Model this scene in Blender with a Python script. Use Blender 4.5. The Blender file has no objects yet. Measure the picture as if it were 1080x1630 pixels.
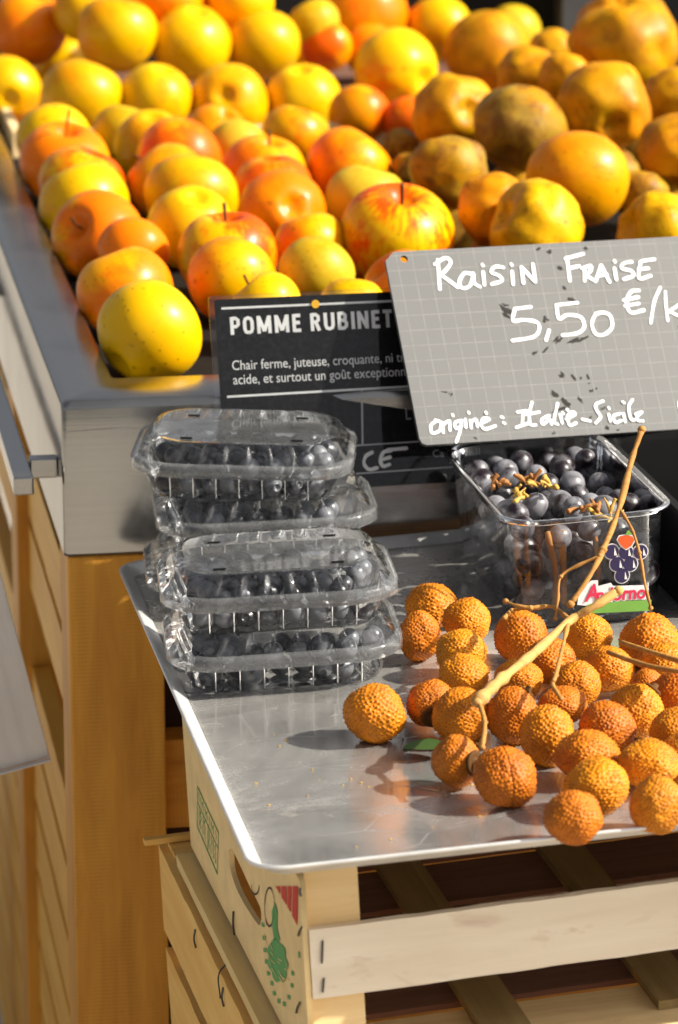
import bpy, bmesh, math, random
from mathutils import Matrix, Vector, noise
from mathutils.kdtree import KDTree
R = math.radians
sc = bpy.context.scene
col = sc.collection

# ------------------------------------------------------------------ camera, sky, sun, exposure
cam_d = bpy.data.cameras.new('camera'); cam = bpy.data.objects.new('camera', cam_d); col.objects.link(cam)
cam_d.sensor_fit = 'VERTICAL'; cam_d.sensor_height = 36.0; cam_d.lens = 5700/1630*36
cam_d.clip_start = 0.05; cam_d.clip_end = 500
cam.location = (-0.1838, -2.2188, 1.4771)
cam.rotation_euler = (R(90-15.119), 0, R(-9.3))
cam_d.dof.use_dof = True; cam_d.dof.focus_distance = 2.06; cam_d.dof.aperture_fstop = 13
sc.camera = cam
SUN_EL, SUN_AZ = R(38), math.atan2(1.0, -0.34)
world = bpy.data.worlds.new('World'); sc.world = world; world.use_nodes = True
wn = world.node_tree; wn.nodes.clear()
sky = wn.nodes.new('ShaderNodeTexSky'); sky.sky_type = 'NISHITA'; sky.sun_disc = False
sky.sun_elevation = SUN_EL; sky.sun_rotation = SUN_AZ; sky.air_density = 0.7; sky.dust_density = 6.0; sky.ozone_density = 0.3
bg = wn.nodes.new('ShaderNodeBackground'); bg.inputs['Strength'].default_value = 0.076
wo = wn.nodes.new('ShaderNodeOutputWorld')
whs = wn.nodes.new('ShaderNodeHueSaturation'); whs.inputs['Saturation'].default_value = 0.35   # milky, hazy sky
wn.links.new(sky.outputs[0], whs.inputs['Color']); wn.links.new(whs.outputs[0], bg.inputs[0]); wn.links.new(bg.outputs[0], wo.inputs[0])
sun_d = bpy.data.lights.new('sun', 'SUN'); sun_d.energy = 4.7; sun_d.angle = R(0.5); sun_d.color = (1, .93, .80)
sun = bpy.data.objects.new('sun', sun_d); col.objects.link(sun)
sdir = Vector((math.sin(SUN_AZ)*math.cos(SUN_EL), math.cos(SUN_AZ)*math.cos(SUN_EL), math.sin(SUN_EL)))
sun.rotation_euler = (-sdir).to_track_quat('-Z', 'Y').to_euler()
sc.view_settings.view_transform = 'Standard'; sc.view_settings.look = 'None'
sc.view_settings.exposure = 0.80; sc.view_settings.gamma = 1.0
sc.cycles.use_denoising = True
sc.cycles.max_bounces = 10; sc.cycles.transparent_max_bounces = 40; sc.cycles.sample_clamp_indirect = 6.0

# ------------------------------------------------------------------ helpers
def tag(o, label=None, cat=None, group=None, kind=None):
    if label: o['label'] = label
    if cat: o['category'] = cat
    if group: o['group'] = group
    if kind: o['kind'] = kind
    return o
def link(name, me, mat, parent=None, M=None, smooth=False):
    o = bpy.data.objects.new(name, me); col.objects.link(o)
    if mat and not me.materials: me.materials.append(mat)
    if smooth: me.shade_smooth()
    if parent: o.parent = parent
    if M is not None: o.matrix_local = M
    return o
def mk(name, v, f, mat, parent=None, M=None, smooth=False):
    me = bpy.data.meshes.new(name); me.from_pydata([tuple(p) for p in v], [], f); me.validate(); me.update()
    return link(name, me, mat, parent, M, smooth)
def empty(name, M=None):
    o = bpy.data.objects.new(name, None); col.objects.link(o); o.empty_display_size = .02
    if M is not None: o.matrix_local = M
    return o
def frame(p, x, y, z):
    x, y, z = Vector(x).normalized(), Vector(y).normalized(), Vector(z).normalized()
    return Matrix(((x[0],y[0],z[0],p[0]),(x[1],y[1],z[1],p[1]),(x[2],y[2],z[2],p[2]),(0,0,0,1)))
def T(x, y, z): return Matrix.Translation((x, y, z))
def RX(a): return Matrix.Rotation(a, 4, 'X')
def RY(a): return Matrix.Rotation(a, 4, 'Y')
def RZ(a): return Matrix.Rotation(a, 4, 'Z')
_boxes = {}
def box_mesh(sx, sy, sz, bev=.001, rough=0, seed=0):
    key = (round(sx,4), round(sy,4), round(sz,4), bev, rough, seed)
    if key in _boxes: return _boxes[key].copy()
    bm = bmesh.new(); bmesh.ops.create_cube(bm, size=1)
    bmesh.ops.scale(bm, vec=(sx, sy, sz), verts=bm.verts)
    if rough:
        long = [e for e in bm.edges if abs((e.verts[0].co-e.verts[1].co).x) > sx*.9]
        bmesh.ops.subdivide_edges(bm, edges=long, cuts=max(8, int(sx/.012)), use_grid_fill=True)
        rnd = random.Random(seed)
        for v in bm.verts:
            v.co.z += (noise.noise((v.co.x*60, seed*3.1+(v.co.z > 0)*5, 1))*.7+rnd.uniform(-.3, .3))*rough
            v.co.y += noise.noise((v.co.x*25, seed*2.3, (v.co.z > 0)*2))*rough*.6
    elif bev: bmesh.ops.bevel(bm, geom=bm.edges[:], offset=bev, segments=2, affect='EDGES', profile=.5)
    me = bpy.data.meshes.new('box'); bm.to_mesh(me); bm.free(); _boxes[key] = me
    return me
def box(name, lo, hi, mat, parent=None, M=None, bev=.001, rough=0, seed=0, axis=0):
    """box from lo to hi in the parent's frame; its own X runs along `axis` so that grain follows it"""
    lo, hi = Vector(lo), Vector(hi); s = hi-lo; c = (hi+lo)/2
    if axis == 0: me = box_mesh(s.x, s.y, s.z, bev, rough, seed); L = T(*c)
    elif axis == 1: me = box_mesh(s.y, s.x, s.z, bev, rough, seed); L = T(*c) @ RZ(R(90))
    else: me = box_mesh(s.z, s.y, s.x, bev, rough, seed); L = T(*c) @ RY(R(-90))
    if me.materials: me.materials.clear()
    return link(name, me, mat, parent, (M @ L) if M is not None else L)
def rrect(w, d, r, n=10):
    """rounded rectangle centred on 0, counter-clockwise, 4*n points"""
    pts = []
    for cx, cy, a0 in ((w/2-r, d/2-r, 0), (-w/2+r, d/2-r, 90), (-w/2+r, -d/2+r, 180), (w/2-r, -d/2+r, 270)):
        for i in range(n):
            a = R(a0+90*i/(n-1)); pts.append((cx+r*math.cos(a), cy+r*math.sin(a)))
    return pts
def loft(rings, cap0=False, cap1=False, close=True):
    n = len(rings[0]); v = [p for r_ in rings for p in r_]; f = []
    for i in range(len(rings)-1):
        for j in range(n if close else n-1):
            a, b = i*n+j, i*n+(j+1) % n; f.append((a, b, b+n, a+n))
    if cap0: f.append(tuple(range(n-1, -1, -1)))
    if cap1: f.append(tuple(range((len(rings)-1)*n, len(rings)*n)))
    return v, f
def smooth_path(P, k=5):
    P = [Vector(p) for p in P]
    if len(P) < 3: return P
    Q = [P[0]*2-P[1]]+P+[P[-1]*2-P[-2]]; out = []
    for i in range(1, len(Q)-2):
        a, b, c, d = Q[i-1:i+3]
        for j in range(k):
            t = j/k
            out.append(.5*((2*b)+(c-a)*t+(2*a-5*b+4*c-d)*t*t+(3*b-a-3*c+d)*t**3))
    return out+[P[-1]]
def tube(P, r, n=7, r1=None, wob=0, k=5, caps=True):
    P = smooth_path(P, k); rings = []; r1 = r if r1 is None else r1
    up = Vector((.31, .22, .93))
    for i, p in enumerate(P):
        d = (P[min(i+1, len(P)-1)]-P[max(i-1, 0)]).normalized()
        s = d.cross(up).normalized(); t = s.cross(d)
        q = r+(r1-r)*i/max(1, len(P)-1)
        q *= 1+wob*noise.noise(p*180)
        rings.append([p+s*q*math.cos(2*math.pi*j/n)+t*q*math.sin(2*math.pi*j/n) for j in range(n)])
    return loft(rings, caps, caps)
def join_vf(parts):
    V, F = [], []
    for v, f in parts:
        b = len(V); V += list(v); F += [tuple(i+b for i in q) for q in f]
    return V, F
def ribbon(P, w, z=0, caps=8):
    """flat brush stroke in the XY plane with round ends and a slightly uneven width"""
    P = [Vector((p[0], p[1])) for p in P]
    P = [Vector((q.x, q.y)) for q in smooth_path([Vector((p.x, p.y, 0)) for p in P], 5)]
    Lf, Rt = [], []
    for i, p in enumerate(P):
        d = (P[min(i+1, len(P)-1)]-P[max(i-1, 0)])
        d = d.normalized() if d.length > 1e-9 else Vector((1, 0))
        nrm = Vector((-d.y, d.x)); ww = w/2*(1+.22*noise.noise((p.x*300, p.y*300, 3)))
        Lf.append(p+nrm*ww); Rt.append(p-nrm*ww)
    v = [(p.x, p.y, z) for p in Lf]+[(p.x, p.y, z) for p in Rt]; n = len(P)
    f = [(i+n, i+n+1, i+1, i) for i in range(n-1)]
    for p in (P[0], P[-1]):
        b = len(v); v += [(p.x+w/2*math.cos(2*math.pi*i/caps), p.y+w/2*math.sin(2*math.pi*i/caps), z+.00003) for i in range(caps)]
        f.append(tuple(range(b, b+caps)))
    return v, f
def text_vf(s, x, y, width, height, bold=0.0, z=0.0, shear=0.0):
    """lettering laid flat in the XY plane from (x, y), fitted to a width and a capital height"""
    cu = bpy.data.curves.new('lettering', 'FONT'); cu.body = s; cu.size = 1; cu.offset = bold; cu.resolution_u = 3; cu.shear = shear
    o = bpy.data.objects.new('lettering', cu); col.objects.link(o)
    me = bpy.data.meshes.new_from_object(o.evaluated_get(bpy.context.evaluated_depsgraph_get()))
    bpy.data.objects.remove(o)
    co = [v.co.copy() for v in me.vertices]; x0 = min(c.x for c in co); x1 = max(c.x for c in co)
    k = width/(x1-x0)
    v = [(x+(c.x-x0)*k, y+c.y*height/.70, z) for c in co]; f = [tuple(p.vertices) for p in me.polygons]
    bpy.data.meshes.remove(me); bpy.data.curves.remove(cu)
    return v, f
def lathe(prof, n=32, mod=None):
    rings = []
    for r_, z in prof:
        rings.append([((r_*(mod(2*math.pi*j/n, z) if mod else 1))*math.cos(2*math.pi*j/n), (r_*(mod(2*math.pi*j/n, z) if mod else 1))*math.sin(2*math.pi*j/n), z) for j in range(n)])
    return loft(rings, True, True)
def axis_rot(ax, spin):
    return Vector(ax).normalized().to_track_quat('Z', 'Y').to_matrix().to_4x4() @ RZ(spin)

# ------------------------------------------------------------------ materials
class NT:
    def __init__(s, name):
        s.m = bpy.data.materials.new(name); s.m.use_nodes = True; s.t = s.m.node_tree
        s.b = s.t.nodes['Principled BSDF']; s.out = s.t.nodes['Material Output']
    def n(s, typ, **kw):
        nd = s.t.nodes.new('ShaderNode'+typ)
        for k, v in kw.items():
            if k in nd.inputs: s.set(nd.inputs[k], v)
            else: setattr(nd, k, v)
        return nd
    def set(s, inp, v):
        if hasattr(v, 'bl_idname') or isinstance(v, bpy.types.NodeSocket): s.t.links.new(v, inp)
        else: inp.default_value = v
    def math(s, op, a, b=0.0, clamp=False):
        nd = s.t.nodes.new('ShaderNodeMath'); nd.operation = op; nd.use_clamp = clamp
        s.set(nd.inputs[0], a); s.set(nd.inputs[1], b); return nd.outputs[0]
    def noise(s, vec, scale, detail=4, rough=.55, dist=0):
        nd = s.n('TexNoise'); nd.inputs['Scale'].default_value = scale; nd.inputs['Detail'].default_value = detail
        nd.inputs['Roughness'].default_value = rough; nd.inputs['Distortion'].default_value = dist
        s.t.links.new(vec, nd.inputs['Vector']); return nd.outputs['Fac']
    def ramp(s, fac, stops):
        nd = s.n('ValToRGB'); s.t.links.new(fac, nd.inputs[0]); e = nd.color_ramp.elements
        while len(e) < len(stops): e.new(.5)
        for q, (p, c) in zip(e, stops):
            q.position = p; q.color = tuple(c)+(1,) if not isinstance(c, (int, float)) else (c, c, c, 1)
        return nd.outputs[0]
    def mix(s, fac, a, b, mode='MIX'):
        nd = s.t.nodes.new('ShaderNodeMix'); nd.data_type = 'RGBA'; nd.blend_type = mode
        for i, v in ((0, fac), (6, a), (7, b)):
            if isinstance(v, tuple): v = v+(1,) if len(v) == 3 else v
            s.set(nd.inputs[i], v)
        return nd.outputs[2]
    def coord(s, kind='Object', scale=(1,1,1), rnd=True):
        tc = s.n('TexCoord').outputs[kind]; mp = s.n('Mapping'); s.t.links.new(tc, mp.inputs[0])
        if rnd:
            oi = s.n('ObjectInfo').outputs['Random']; v = s.n('CombineXYZ'); k = s.math('MULTIPLY', oi, 37.0)
            for i in range(3): s.t.links.new(k, v.inputs[i])
            a = s.n('VectorMath'); a.operation = 'ADD'; s.t.links.new(tc, a.inputs[0]); s.t.links.new(v.outputs[0], a.inputs[1])
            s.t.links.new(a.outputs[0], mp.inputs[0])
        mp.inputs['Scale'].default_value = scale; return mp.outputs[0]
    def bump(s, h, strength=.3, dist=.001):
        nd = s.n('Bump'); nd.inputs['Strength'].default_value = strength; nd.inputs['Distance'].default_value = dist
        s.t.links.new(h, nd.inputs['Height']); s.t.links.new(nd.outputs[0], s.b.inputs['Normal']); return nd
    def p(s, **kw):
        for k, v in kw.items():
            k = k.replace('_', ' '); 
            if isinstance(v, tuple) and len(v) == 3: v = v+(1,)
            s.set(s.b.inputs[k], v)
        return s.m

def plain(name, c, rough=.6, metal=0, spec=.5):
    a = NT(name); a.p(Base_Color=c, Roughness=rough, Metallic=metal, Specular_IOR_Level=spec)
    nz = a.noise(a.coord(), 60, 3); a.p(Base_Color=a.mix(nz, tuple(x*.75 for x in c), tuple(min(1, x*1.2) for x in c)))
    return a.m
def wood(name, dark, light, k=1.0, rough=.6, ticks=0, stains=0, bump=.25):
    """grain along the object's own X"""
    a = NT(name); g = a.noise(a.coord(scale=(6*k, 160*k, 60*k)), 1, 6, .65, .6)
    g2 = a.noise(a.coord(scale=(2.2, 18, 18)), 1, 3, .5, 1.0)
    c = a.ramp(a.math('ADD', a.math('MULTIPLY', g, .65), a.math('MULTIPLY', g2, .45)), [(.32, dark), (.72, light)])
    h = g
    if ticks:
        w = a.n('TexWave'); w.wave_type = 'BANDS'; w.bands_direction = 'X'; w.inputs['Scale'].default_value = ticks
        w.inputs['Distortion'].default_value = 1.6; w.inputs['Detail'].default_value = 2; w.inputs['Detail Scale'].default_value = 1.5
        a.t.links.new(a.coord(rnd=False), w.inputs['Vector'])
        m = a.math('MULTIPLY', w.outputs['Fac'], a.ramp(a.noise(a.coord(scale=(9, 70, 70)), 1, 4), [(.40, 0.0), (.70, .9)])); c = a.mix(a.math('MULTIPLY', m, .34), c, tuple(x*.4 for x in dark)); h = a.math('SUBTRACT', g, a.math('MULTIPLY', m, .5))
    if stains:
        st = a.ramp(a.noise(a.coord(scale=(20, 45, 45)), 1, 4, .6, .8), [(.60, 0.0), (.74, 1.0)])
        c = a.mix(a.math('MULTIPLY', st, stains), c, (dark[0]*.7, dark[1]*.5, dark[2]*.45))
    a.p(Base_Color=c, Roughness=rough, Specular_IOR_Level=.3); a.bump(h, bump, .0006)
    return a.m
def metal(name, c, rough, aniso_scale, dirt=0, scratch=.25, metallic=1.0, dirtcol=(.30,.27,.22)):
    a = NT(name); br = a.noise(a.coord(scale=aniso_scale, rnd=False), 1, 5, .7)
    cl = a.noise(a.coord(rnd=False), 11, 5, .6, .8)
    r_ = a.math('ADD', a.math('MULTIPLY', br, .14), a.math('ADD', a.math('MULTIPLY', cl, .30), rough-.22), clamp=True)
    cc = a.mix(a.math('ADD', a.math('MULTIPLY', cl, .6), a.math('MULTIPLY', br, .5)), tuple(x*.45 for x in c), tuple(min(1, x*1.18) for x in c))
    mt = metallic
    if dirt:
        d = a.ramp(a.noise(a.coord(rnd=False), 13, 9, .72, .3), [(.30, 0.25), (.72, 1.0)])
        d = a.math('MULTIPLY', d, dirt); cc = a.mix(d, cc, dirtcol)
        mt = a.math('SUBTRACT', metallic, a.math('MULTIPLY', d, .75)); r_ = a.math('ADD', r_, a.math('MULTIPLY', d, .3), clamp=True)
    a.p(Base_Color=cc, Roughness=r_, Metallic=mt)
    sv = a.n('TexVoronoi'); sv.feature = 'DISTANCE_TO_EDGE'; sv.inputs['Scale'].default_value = 1
    a.t.links.new(a.coord(scale=(9, 34, 30), rnd=False), sv.inputs['Vector'])
    sl = a.ramp(sv.outputs['Distance'], [(.0, 0.0), (.012, 1.0)])
    a.bump(a.math('ADD', a.math('MULTIPLY', br, .5), a.math('ADD', a.math('MULTIPLY', sl, scratch), a.math('MULTIPLY', cl, .35))), .12, .0012)
    return a.m
def clear_plastic(name, haze=.05, rough=.06, tint=(.96,.97,.97), refl=1.0, wave=.25):
    a = NT(name); t = a.t; t.nodes.remove(a.b)
    tr = a.n('BsdfTransparent'); tr.inputs[0].default_value = tint+(1,)
    gl = a.n('BsdfGlossy'); gl.inputs['Roughness'].default_value = rough; gl.inputs['Color'].default_value = (1,1,1,1)
    df = a.n('BsdfTranslucent'); df.inputs[0].default_value = (.85,.87,.88,1)
    d2 = a.n('BsdfDiffuse'); d2.inputs[0].default_value = (.85,.87,.88,1)
    fr = a.n('Fresnel'); fr.inputs[0].default_value = 1.5
    dm = a.n('MixShader'); dm.inputs[0].default_value = .5; t.links.new(df.outputs[0], dm.inputs[1]); t.links.new(d2.outputs[0], dm.inputs[2])
    m1 = a.n('MixShader'); m2 = a.n('MixShader')
    hz = a.math('MULTIPLY', a.noise(a.coord(), 55, 4, .6), haze*2)
    t.links.new(hz, m1.inputs[0]); t.links.new(tr.outputs[0], m1.inputs[1]); t.links.new(dm.outputs[0], m1.inputs[2])
    t.links.new(a.math('MULTIPLY', fr.outputs[0], refl, True), m2.inputs[0]); t.links.new(m1.outputs[0], m2.inputs[1]); t.links.new(gl.outputs[0], m2.inputs[2])
    bp = a.n('Bump'); bp.inputs['Strength'].default_value = wave; bp.inputs['Distance'].default_value = .0008
    t.links.new(a.noise(a.coord(), 120, 3), bp.inputs['Height'])
    for q in (gl, fr): t.links.new(bp.outputs[0], q.inputs['Normal'])
    t.links.new(m2.outputs[0], a.out.inputs[0]); return a.m
def fruit(name, base, alt, blush, amt, freckle=(.25,.12,.02), frk=.55, rough=.36, coat=.25, streak=0, mott=.0, mottcol=(.2,.1,.03), sss=.08):
    """skin: ground colour, a blush that covers part of the fruit, streaks running pole to pole, freckles"""
    a = NT(name); oc = a.n('TexCoord').outputs['Object']
    v = a.coord()                               # shifted for each fruit
    n1 = a.noise(v, 17, 3, .5, .3); n2 = a.noise(v, 70, 6, .68)
    c = a.mix(a.ramp(n1, [(.35, 0.0), (.65, 1.0)]), base, alt)
    rnd = a.n('ObjectInfo').outputs['Random']
    m = a.noise(a.coord(scale=(14, 14, 14)), 1, 2, .4)
    m = a.math('ADD', m, a.math('MULTIPLY', a.math('SUBTRACT', n2, .5), .55))
    if streak:
        sx = a.n('SeparateXYZ'); a.t.links.new(oc, sx.inputs[0]); an = a.math('ARCTAN2', sx.outputs[1], sx.outputs[0])
        cv = a.n('CombineXYZ'); a.t.links.new(a.math('SINE', an), cv.inputs[0]); a.t.links.new(a.math('COSINE', an), cv.inputs[1]); a.t.links.new(a.math('MULTIPLY', sx.outputs[2], 9.0), cv.inputs[2])
        st = a.noise(cv.outputs[0], 11, 5, .75); m = a.math('ADD', m, a.math('MULTIPLY', a.math('SUBTRACT', st, .5), streak))
    lo = .62-.30*amt
    c = a.mix(a.ramp(m, [(lo, 0.0), (min(1, lo+.17), 1.0)]), c, blush)
    if mott:
        mo = a.ramp(a.noise(v, 38, 6, .7, .6), [(.45, 0.0), (.58, 1.0)]); c = a.mix(a.math('MULTIPLY', mo, mott), c, mottcol)
    vo = a.n('TexVoronoi'); vo.inputs['Scale'].default_value = 170; a.t.links.new(v, vo.inputs['Vector'])
    fk = a.ramp(vo.outputs['Distance'], [(.10, 1.0), (.24, 0.0)])
    c = a.mix(a.math('MULTIPLY', fk, frk), c, freckle)
    vb = a.n('TexVoronoi'); vb.inputs['Scale'].default_value = 42; a.t.links.new(v, vb.inputs['Vector'])
    bl = a.ramp(vb.outputs['Distance'], [(.05, 1.0), (.12, 0.0)]); c = a.mix(a.math('MULTIPLY', bl, .5), c, tuple(x*.5 for x in freckle))
    hs = a.n('HueSaturation'); a.t.links.new(c, hs.inputs['Color']); hs.inputs['Value'].default_value = 1; hs.inputs['Saturation'].default_value = 1.06
    a.t.links.new(a.math('ADD', a.math('MULTIPLY', rnd, .18), .90), hs.inputs['Value'])
    a.p(Base_Color=hs.outputs[0], Roughness=a.math('ADD', a.math('MULTIPLY', n2, .25), rough-.16), Coat_Weight=0.0, Specular_IOR_Level=.22, Subsurface_Weight=sss, Subsurface_Scale=.004)
    a.b.inputs['Subsurface Radius'].default_value = (1, .45, .1)
    a.bump(a.math('ADD', n2, a.math('MULTIPLY', fk, .3)), .16 if not mott else .45, .0012)
    return a.m

MT = {}
MT['steel'] = metal('brushed_steel', (.43,.42,.40), .19, (3, 260, 260), dirt=.04, scratch=.12, dirtcol=(.25,.23,.20))
def tray_metal():
    a = NT('scuffed_aluminium'); v = a.coord(rnd=False)
    sm = a.noise(v, 9, 9, .70, .5); fine = a.noise(a.coord(scale=(200, 9, 40), rnd=False), 1, 5, .7); big = a.noise(v, 5, 3, .5)
    rg = a.ramp(sm, [(.36, .06), (.50, .16), (.64, .44)])
    c = a.mix(a.ramp(sm, [(.38, 0.0), (.66, 1.0)]), (.44,.43,.415), (.72,.70,.67))
    c = a.mix(a.math('MULTIPLY', fine, .35), c, (.40,.385,.36))
    st = a.ramp(a.noise(v, 34, 7, .72, .8), [(.60, 0.0), (.72, .65)]); c = a.mix(st, c, (.42,.37,.27))
    yl = a.ramp(a.noise(v, 47, 3, .5), [(.70, 0.0), (.76, .7)]); c = a.mix(yl, c, (.55,.38,.08))
    sv = a.n('TexVoronoi'); sv.feature = 'DISTANCE_TO_EDGE'; sv.inputs['Scale'].default_value = 1
    a.t.links.new(a.coord(scale=(11, 31, 30), rnd=False), sv.inputs['Vector']); sl = a.ramp(sv.outputs['Distance'], [(.0, 1.0), (.010, 0.0)])
    c = a.mix(a.math('MULTIPLY', sl, .35), c, (.86,.85,.83))
    mt = a.math('SUBTRACT', a.math('SUBTRACT', .78, a.math('MULTIPLY', st, .5)), a.math('MULTIPLY', sm, .25))
    a.p(Base_Color=c, Metallic=mt, Roughness=a.math('ADD', rg, a.math('MULTIPLY', fine, .06)))
    a.bump(a.math('ADD', a.math('ADD', a.math('MULTIPLY', fine, .2), a.math('MULTIPLY', sl, -.4)), a.math('MULTIPLY', big, 2.5)), .10, .0012); return a.m
MT['alu'] = tray_metal()
MT['alu_rim'] = metal('sunlit_pale_rim', (.88,.87,.85), .36, (60, 60, 60), dirt=.05, metallic=.45)  # rim coloured paler than the tray to carry its sunlit brightness
MT['amber'] = wood('amber_varnished_wood', (.48,.195,.020), (.78,.38,.05), 1.0, .5, ticks=120, stains=.35)
MT['amber_slat'] = wood('amber_slat_wood', (.64,.29,.03), (.86,.50,.085), .8, .5)
MT['dark_wood'] = wood('dark_board', (.030,.014,.008), (.060,.028,.014), 1, .7)
MT['pale'] = wood('pale_poplar', (.68,.45,.19), (.88,.67,.36), 1, .65, stains=.3)
MT['yellow_wood'] = wood('yellow_poplar', (.74,.39,.075), (.88,.58,.19), 1, .6, stains=.25)
MT['white_wood'] = wood('whitewashed_poplar', (.68,.55,.40), (.87,.77,.61), .8, .75, stains=.45)
MT['red_wood'] = wood('reddish_floor_board', (.10,.045,.03), (.22,.11,.07), 1, .7)
MT['olive_wood'] = wood('olive_batten', (.20,.13,.045), (.36,.25,.10), 1, .7)
MT['tan_batten'] = wood('tan_batten', (.60,.42,.16), (.80,.61,.28), 1, .7)
MT['card'] = plain('kraft_board', (.86,.62,.29), .75)
MT['green_ink'] = plain('green_ink', (.10,.34,.09), .7)
MT['red_ink'] = plain('red_ink', (.58,.035,.015), .7)
MT['black_ink'] = plain('black_ink', (.02,.015,.012), .7)
MT['wire'] = plain('staple_wire', (.09,.085,.08), .45, .8)
MT['black_plastic'] = plain('black_plastic', (.008,.008,.008), .6, 0, .15)
MT['gap_shade'] = plain('gap_shade_black', (.012,.010,.008), .9, 0, .1)
MT['chalk'] = plain('white_marker', (.90,.90,.88), .6)
MT['sign_white'] = plain('printed_white', (.92,.92,.91), .45)
MT['sign_grey'] = plain('printed_grey', (.50,.50,.51), .45)
MT['smudge'] = plain('black_smudge', (.022,.02,.018), .9)
MT['clam'] = clear_plastic('clear_punnet_plastic', .007, .04, refl=.85, wave=.04)
MT['lid'] = clear_plastic('clear_lid_plastic', .012, .03, refl=1.0, wave=.04)
MT['punnet'] = clear_plastic('clear_box_plastic', .02, .04, refl=1.3, wave=.15)
MT['lid_top'] = clear_plastic('filmy_lid_plastic', .12, .06, refl=1.0, wave=.08)
MT['rim'] = clear_plastic('cloudy_rim_plastic', .17, .06, refl=1.1)
MT['rib'] = clear_plastic('rib_highlight_plastic', .45, .12, refl=1.6)  # milky white paints the bright highlights along the moulded ribs
MT['sleeve'] = clear_plastic('clear_sleeve', .003, .03, refl=.62, wave=.03)
MT['stem'] = plain('brown_stem', (.10,.045,.012), .8, 0, .2)
MT['calyx'] = plain('dry_calyx', (.09,.045,.015), .8)
MT['twig'] = wood('pale_twig', (.34,.16,.04), (.66,.39,.12), 2, .7, stains=.5, bump=.9)
MT['thin_twig'] = wood('brown_twig', (.22,.09,.02), (.52,.26,.06), 2, .7, stains=.5, bump=.9)
MT['dry'] = plain('dry_stalk', (.36,.15,.035), .8)
MT['dry_yellow'] = plain('yellow_stalk', (.50,.30,.05), .7)
# fruit skins
FR = {
 'y':  fruit('yellow_skin', (.76,.40,.005), (.72,.44,.012), (.76,.30,.005), .32, streak=.25),
 'oy': fruit('orange_yellow_skin', (.80,.36,.005), (.76,.42,.010), (.80,.24,.004), .75, streak=.25),
 'o':  fruit('orange_skin', (.88,.29,.004), (.88,.38,.006), (.86,.19,.003), .85, streak=.25),
 'ro': fruit('red_orange_skin', (.86,.30,.006), (.84,.42,.01), (.76,.12,.006), .9, streak=.3),
 'r':  fruit('red_blush_skin', (.86,.42,.01), (.82,.50,.03), (.72,.09,.008), .75, streak=.45),
 'b':  fruit('half_blushed_skin', (.80,.41,.006), (.76,.45,.014), (.80,.17,.005), .6, streak=.3),
 's':  fruit('striped_skin', (.84,.48,.015), (.78,.54,.05), (.76,.09,.01), .72, streak=.75),
 'g':  fruit('dull_yellow_skin', (.55,.38,.04), (.62,.44,.06), (.50,.30,.03), .5, rough=.45),
 'ru': fruit('russet_skin', (.66,.31,.018), (.56,.30,.03), (.74,.27,.01), .55, mott=.75, mottcol=(.36,.15,.025), rough=.5, coat=.1),
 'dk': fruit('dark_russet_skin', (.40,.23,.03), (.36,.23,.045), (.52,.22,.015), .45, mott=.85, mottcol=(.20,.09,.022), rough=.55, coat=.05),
 'ro2': fruit('smooth_orange_skin', (.82,.33,.012), (.80,.38,.02), (.78,.24,.012), .8, mott=.15, mottcol=(.6,.25,.03), rough=.36, coat=.2),
 'lu': fruit('knobbly_yellow_skin', (.74,.40,.014), (.66,.37,.03), (.76,.34,.012), .5, mott=.6, mottcol=(.38,.17,.03), rough=.45, coat=.15),
}
def lychee_mat():
    a = NT('lychee_skin'); at = a.n('Attribute', attribute_name='tip').outputs['Fac']
    n1 = a.noise(a.coord(), 55, 3, .5); rnd = a.n('ObjectInfo').outputs['Random']
    low = a.mix(n1, (.60,.165,.004), (.80,.29,.008)); top = a.mix(n1, (.82,.27,.005), (.88,.39,.014))
    c = a.mix(a.ramp(at, [(.08, 0.0), (.55, 1.0)]), low, top)
    c = a.mix(a.ramp(at, [(.36, 0.0), (.62, .95)]), c, (.27,.05,.005))
    br = a.ramp(a.noise(a.coord(), 85, 5, .65, .6), [(.47, 0.0), (.70, .75)]); c = a.mix(br, c, (.34,.115,.012))
    hs = a.n('HueSaturation'); a.t.links.new(c, hs.inputs['Color'])
    a.t.links.new(a.math('ADD', a.math('MULTIPLY', rnd, .018), .487), hs.inputs['Hue']); a.t.links.new(a.math('ADD', a.math('MULTIPLY', rnd, .24), .68), hs.inputs['Value'])
    a.p(Base_Color=hs.outputs[0], Roughness=.5, Specular_IOR_Level=.25, Subsurface_Weight=.06, Subsurface_Scale=.003)
    a.bump(a.noise(a.coord(), 500, 3), .25, .0006); return a.m
MT['lychee'] = lychee_mat()
def bloom(name, skin, dust, scale, amount, red=(.10,.015,.02)):
    a = NT(name); n = a.noise(a.coord(), scale, 4, .6, .5); rnd = a.n('ObjectInfo').outputs['Random']
    c = a.mix(a.ramp(a.math('ADD', n, a.math('MULTIPLY', a.math('SUBTRACT', rnd, .5), .35)), [(.36, 0.0), (.62, amount)]), skin, dust)
    a.p(Base_Color=c, Roughness=a.math('ADD', a.math('MULTIPLY', n, .45), .12), Specular_IOR_Level=.5); return a.m
MT['blueberry'] = bloom('blueberry_skin', (.008,.008,.012), (.20,.21,.235), 110, .8)
MT['grape'] = bloom('grape_skin', (.012,.006,.009), (.24,.24,.265), 90, .85)
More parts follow.
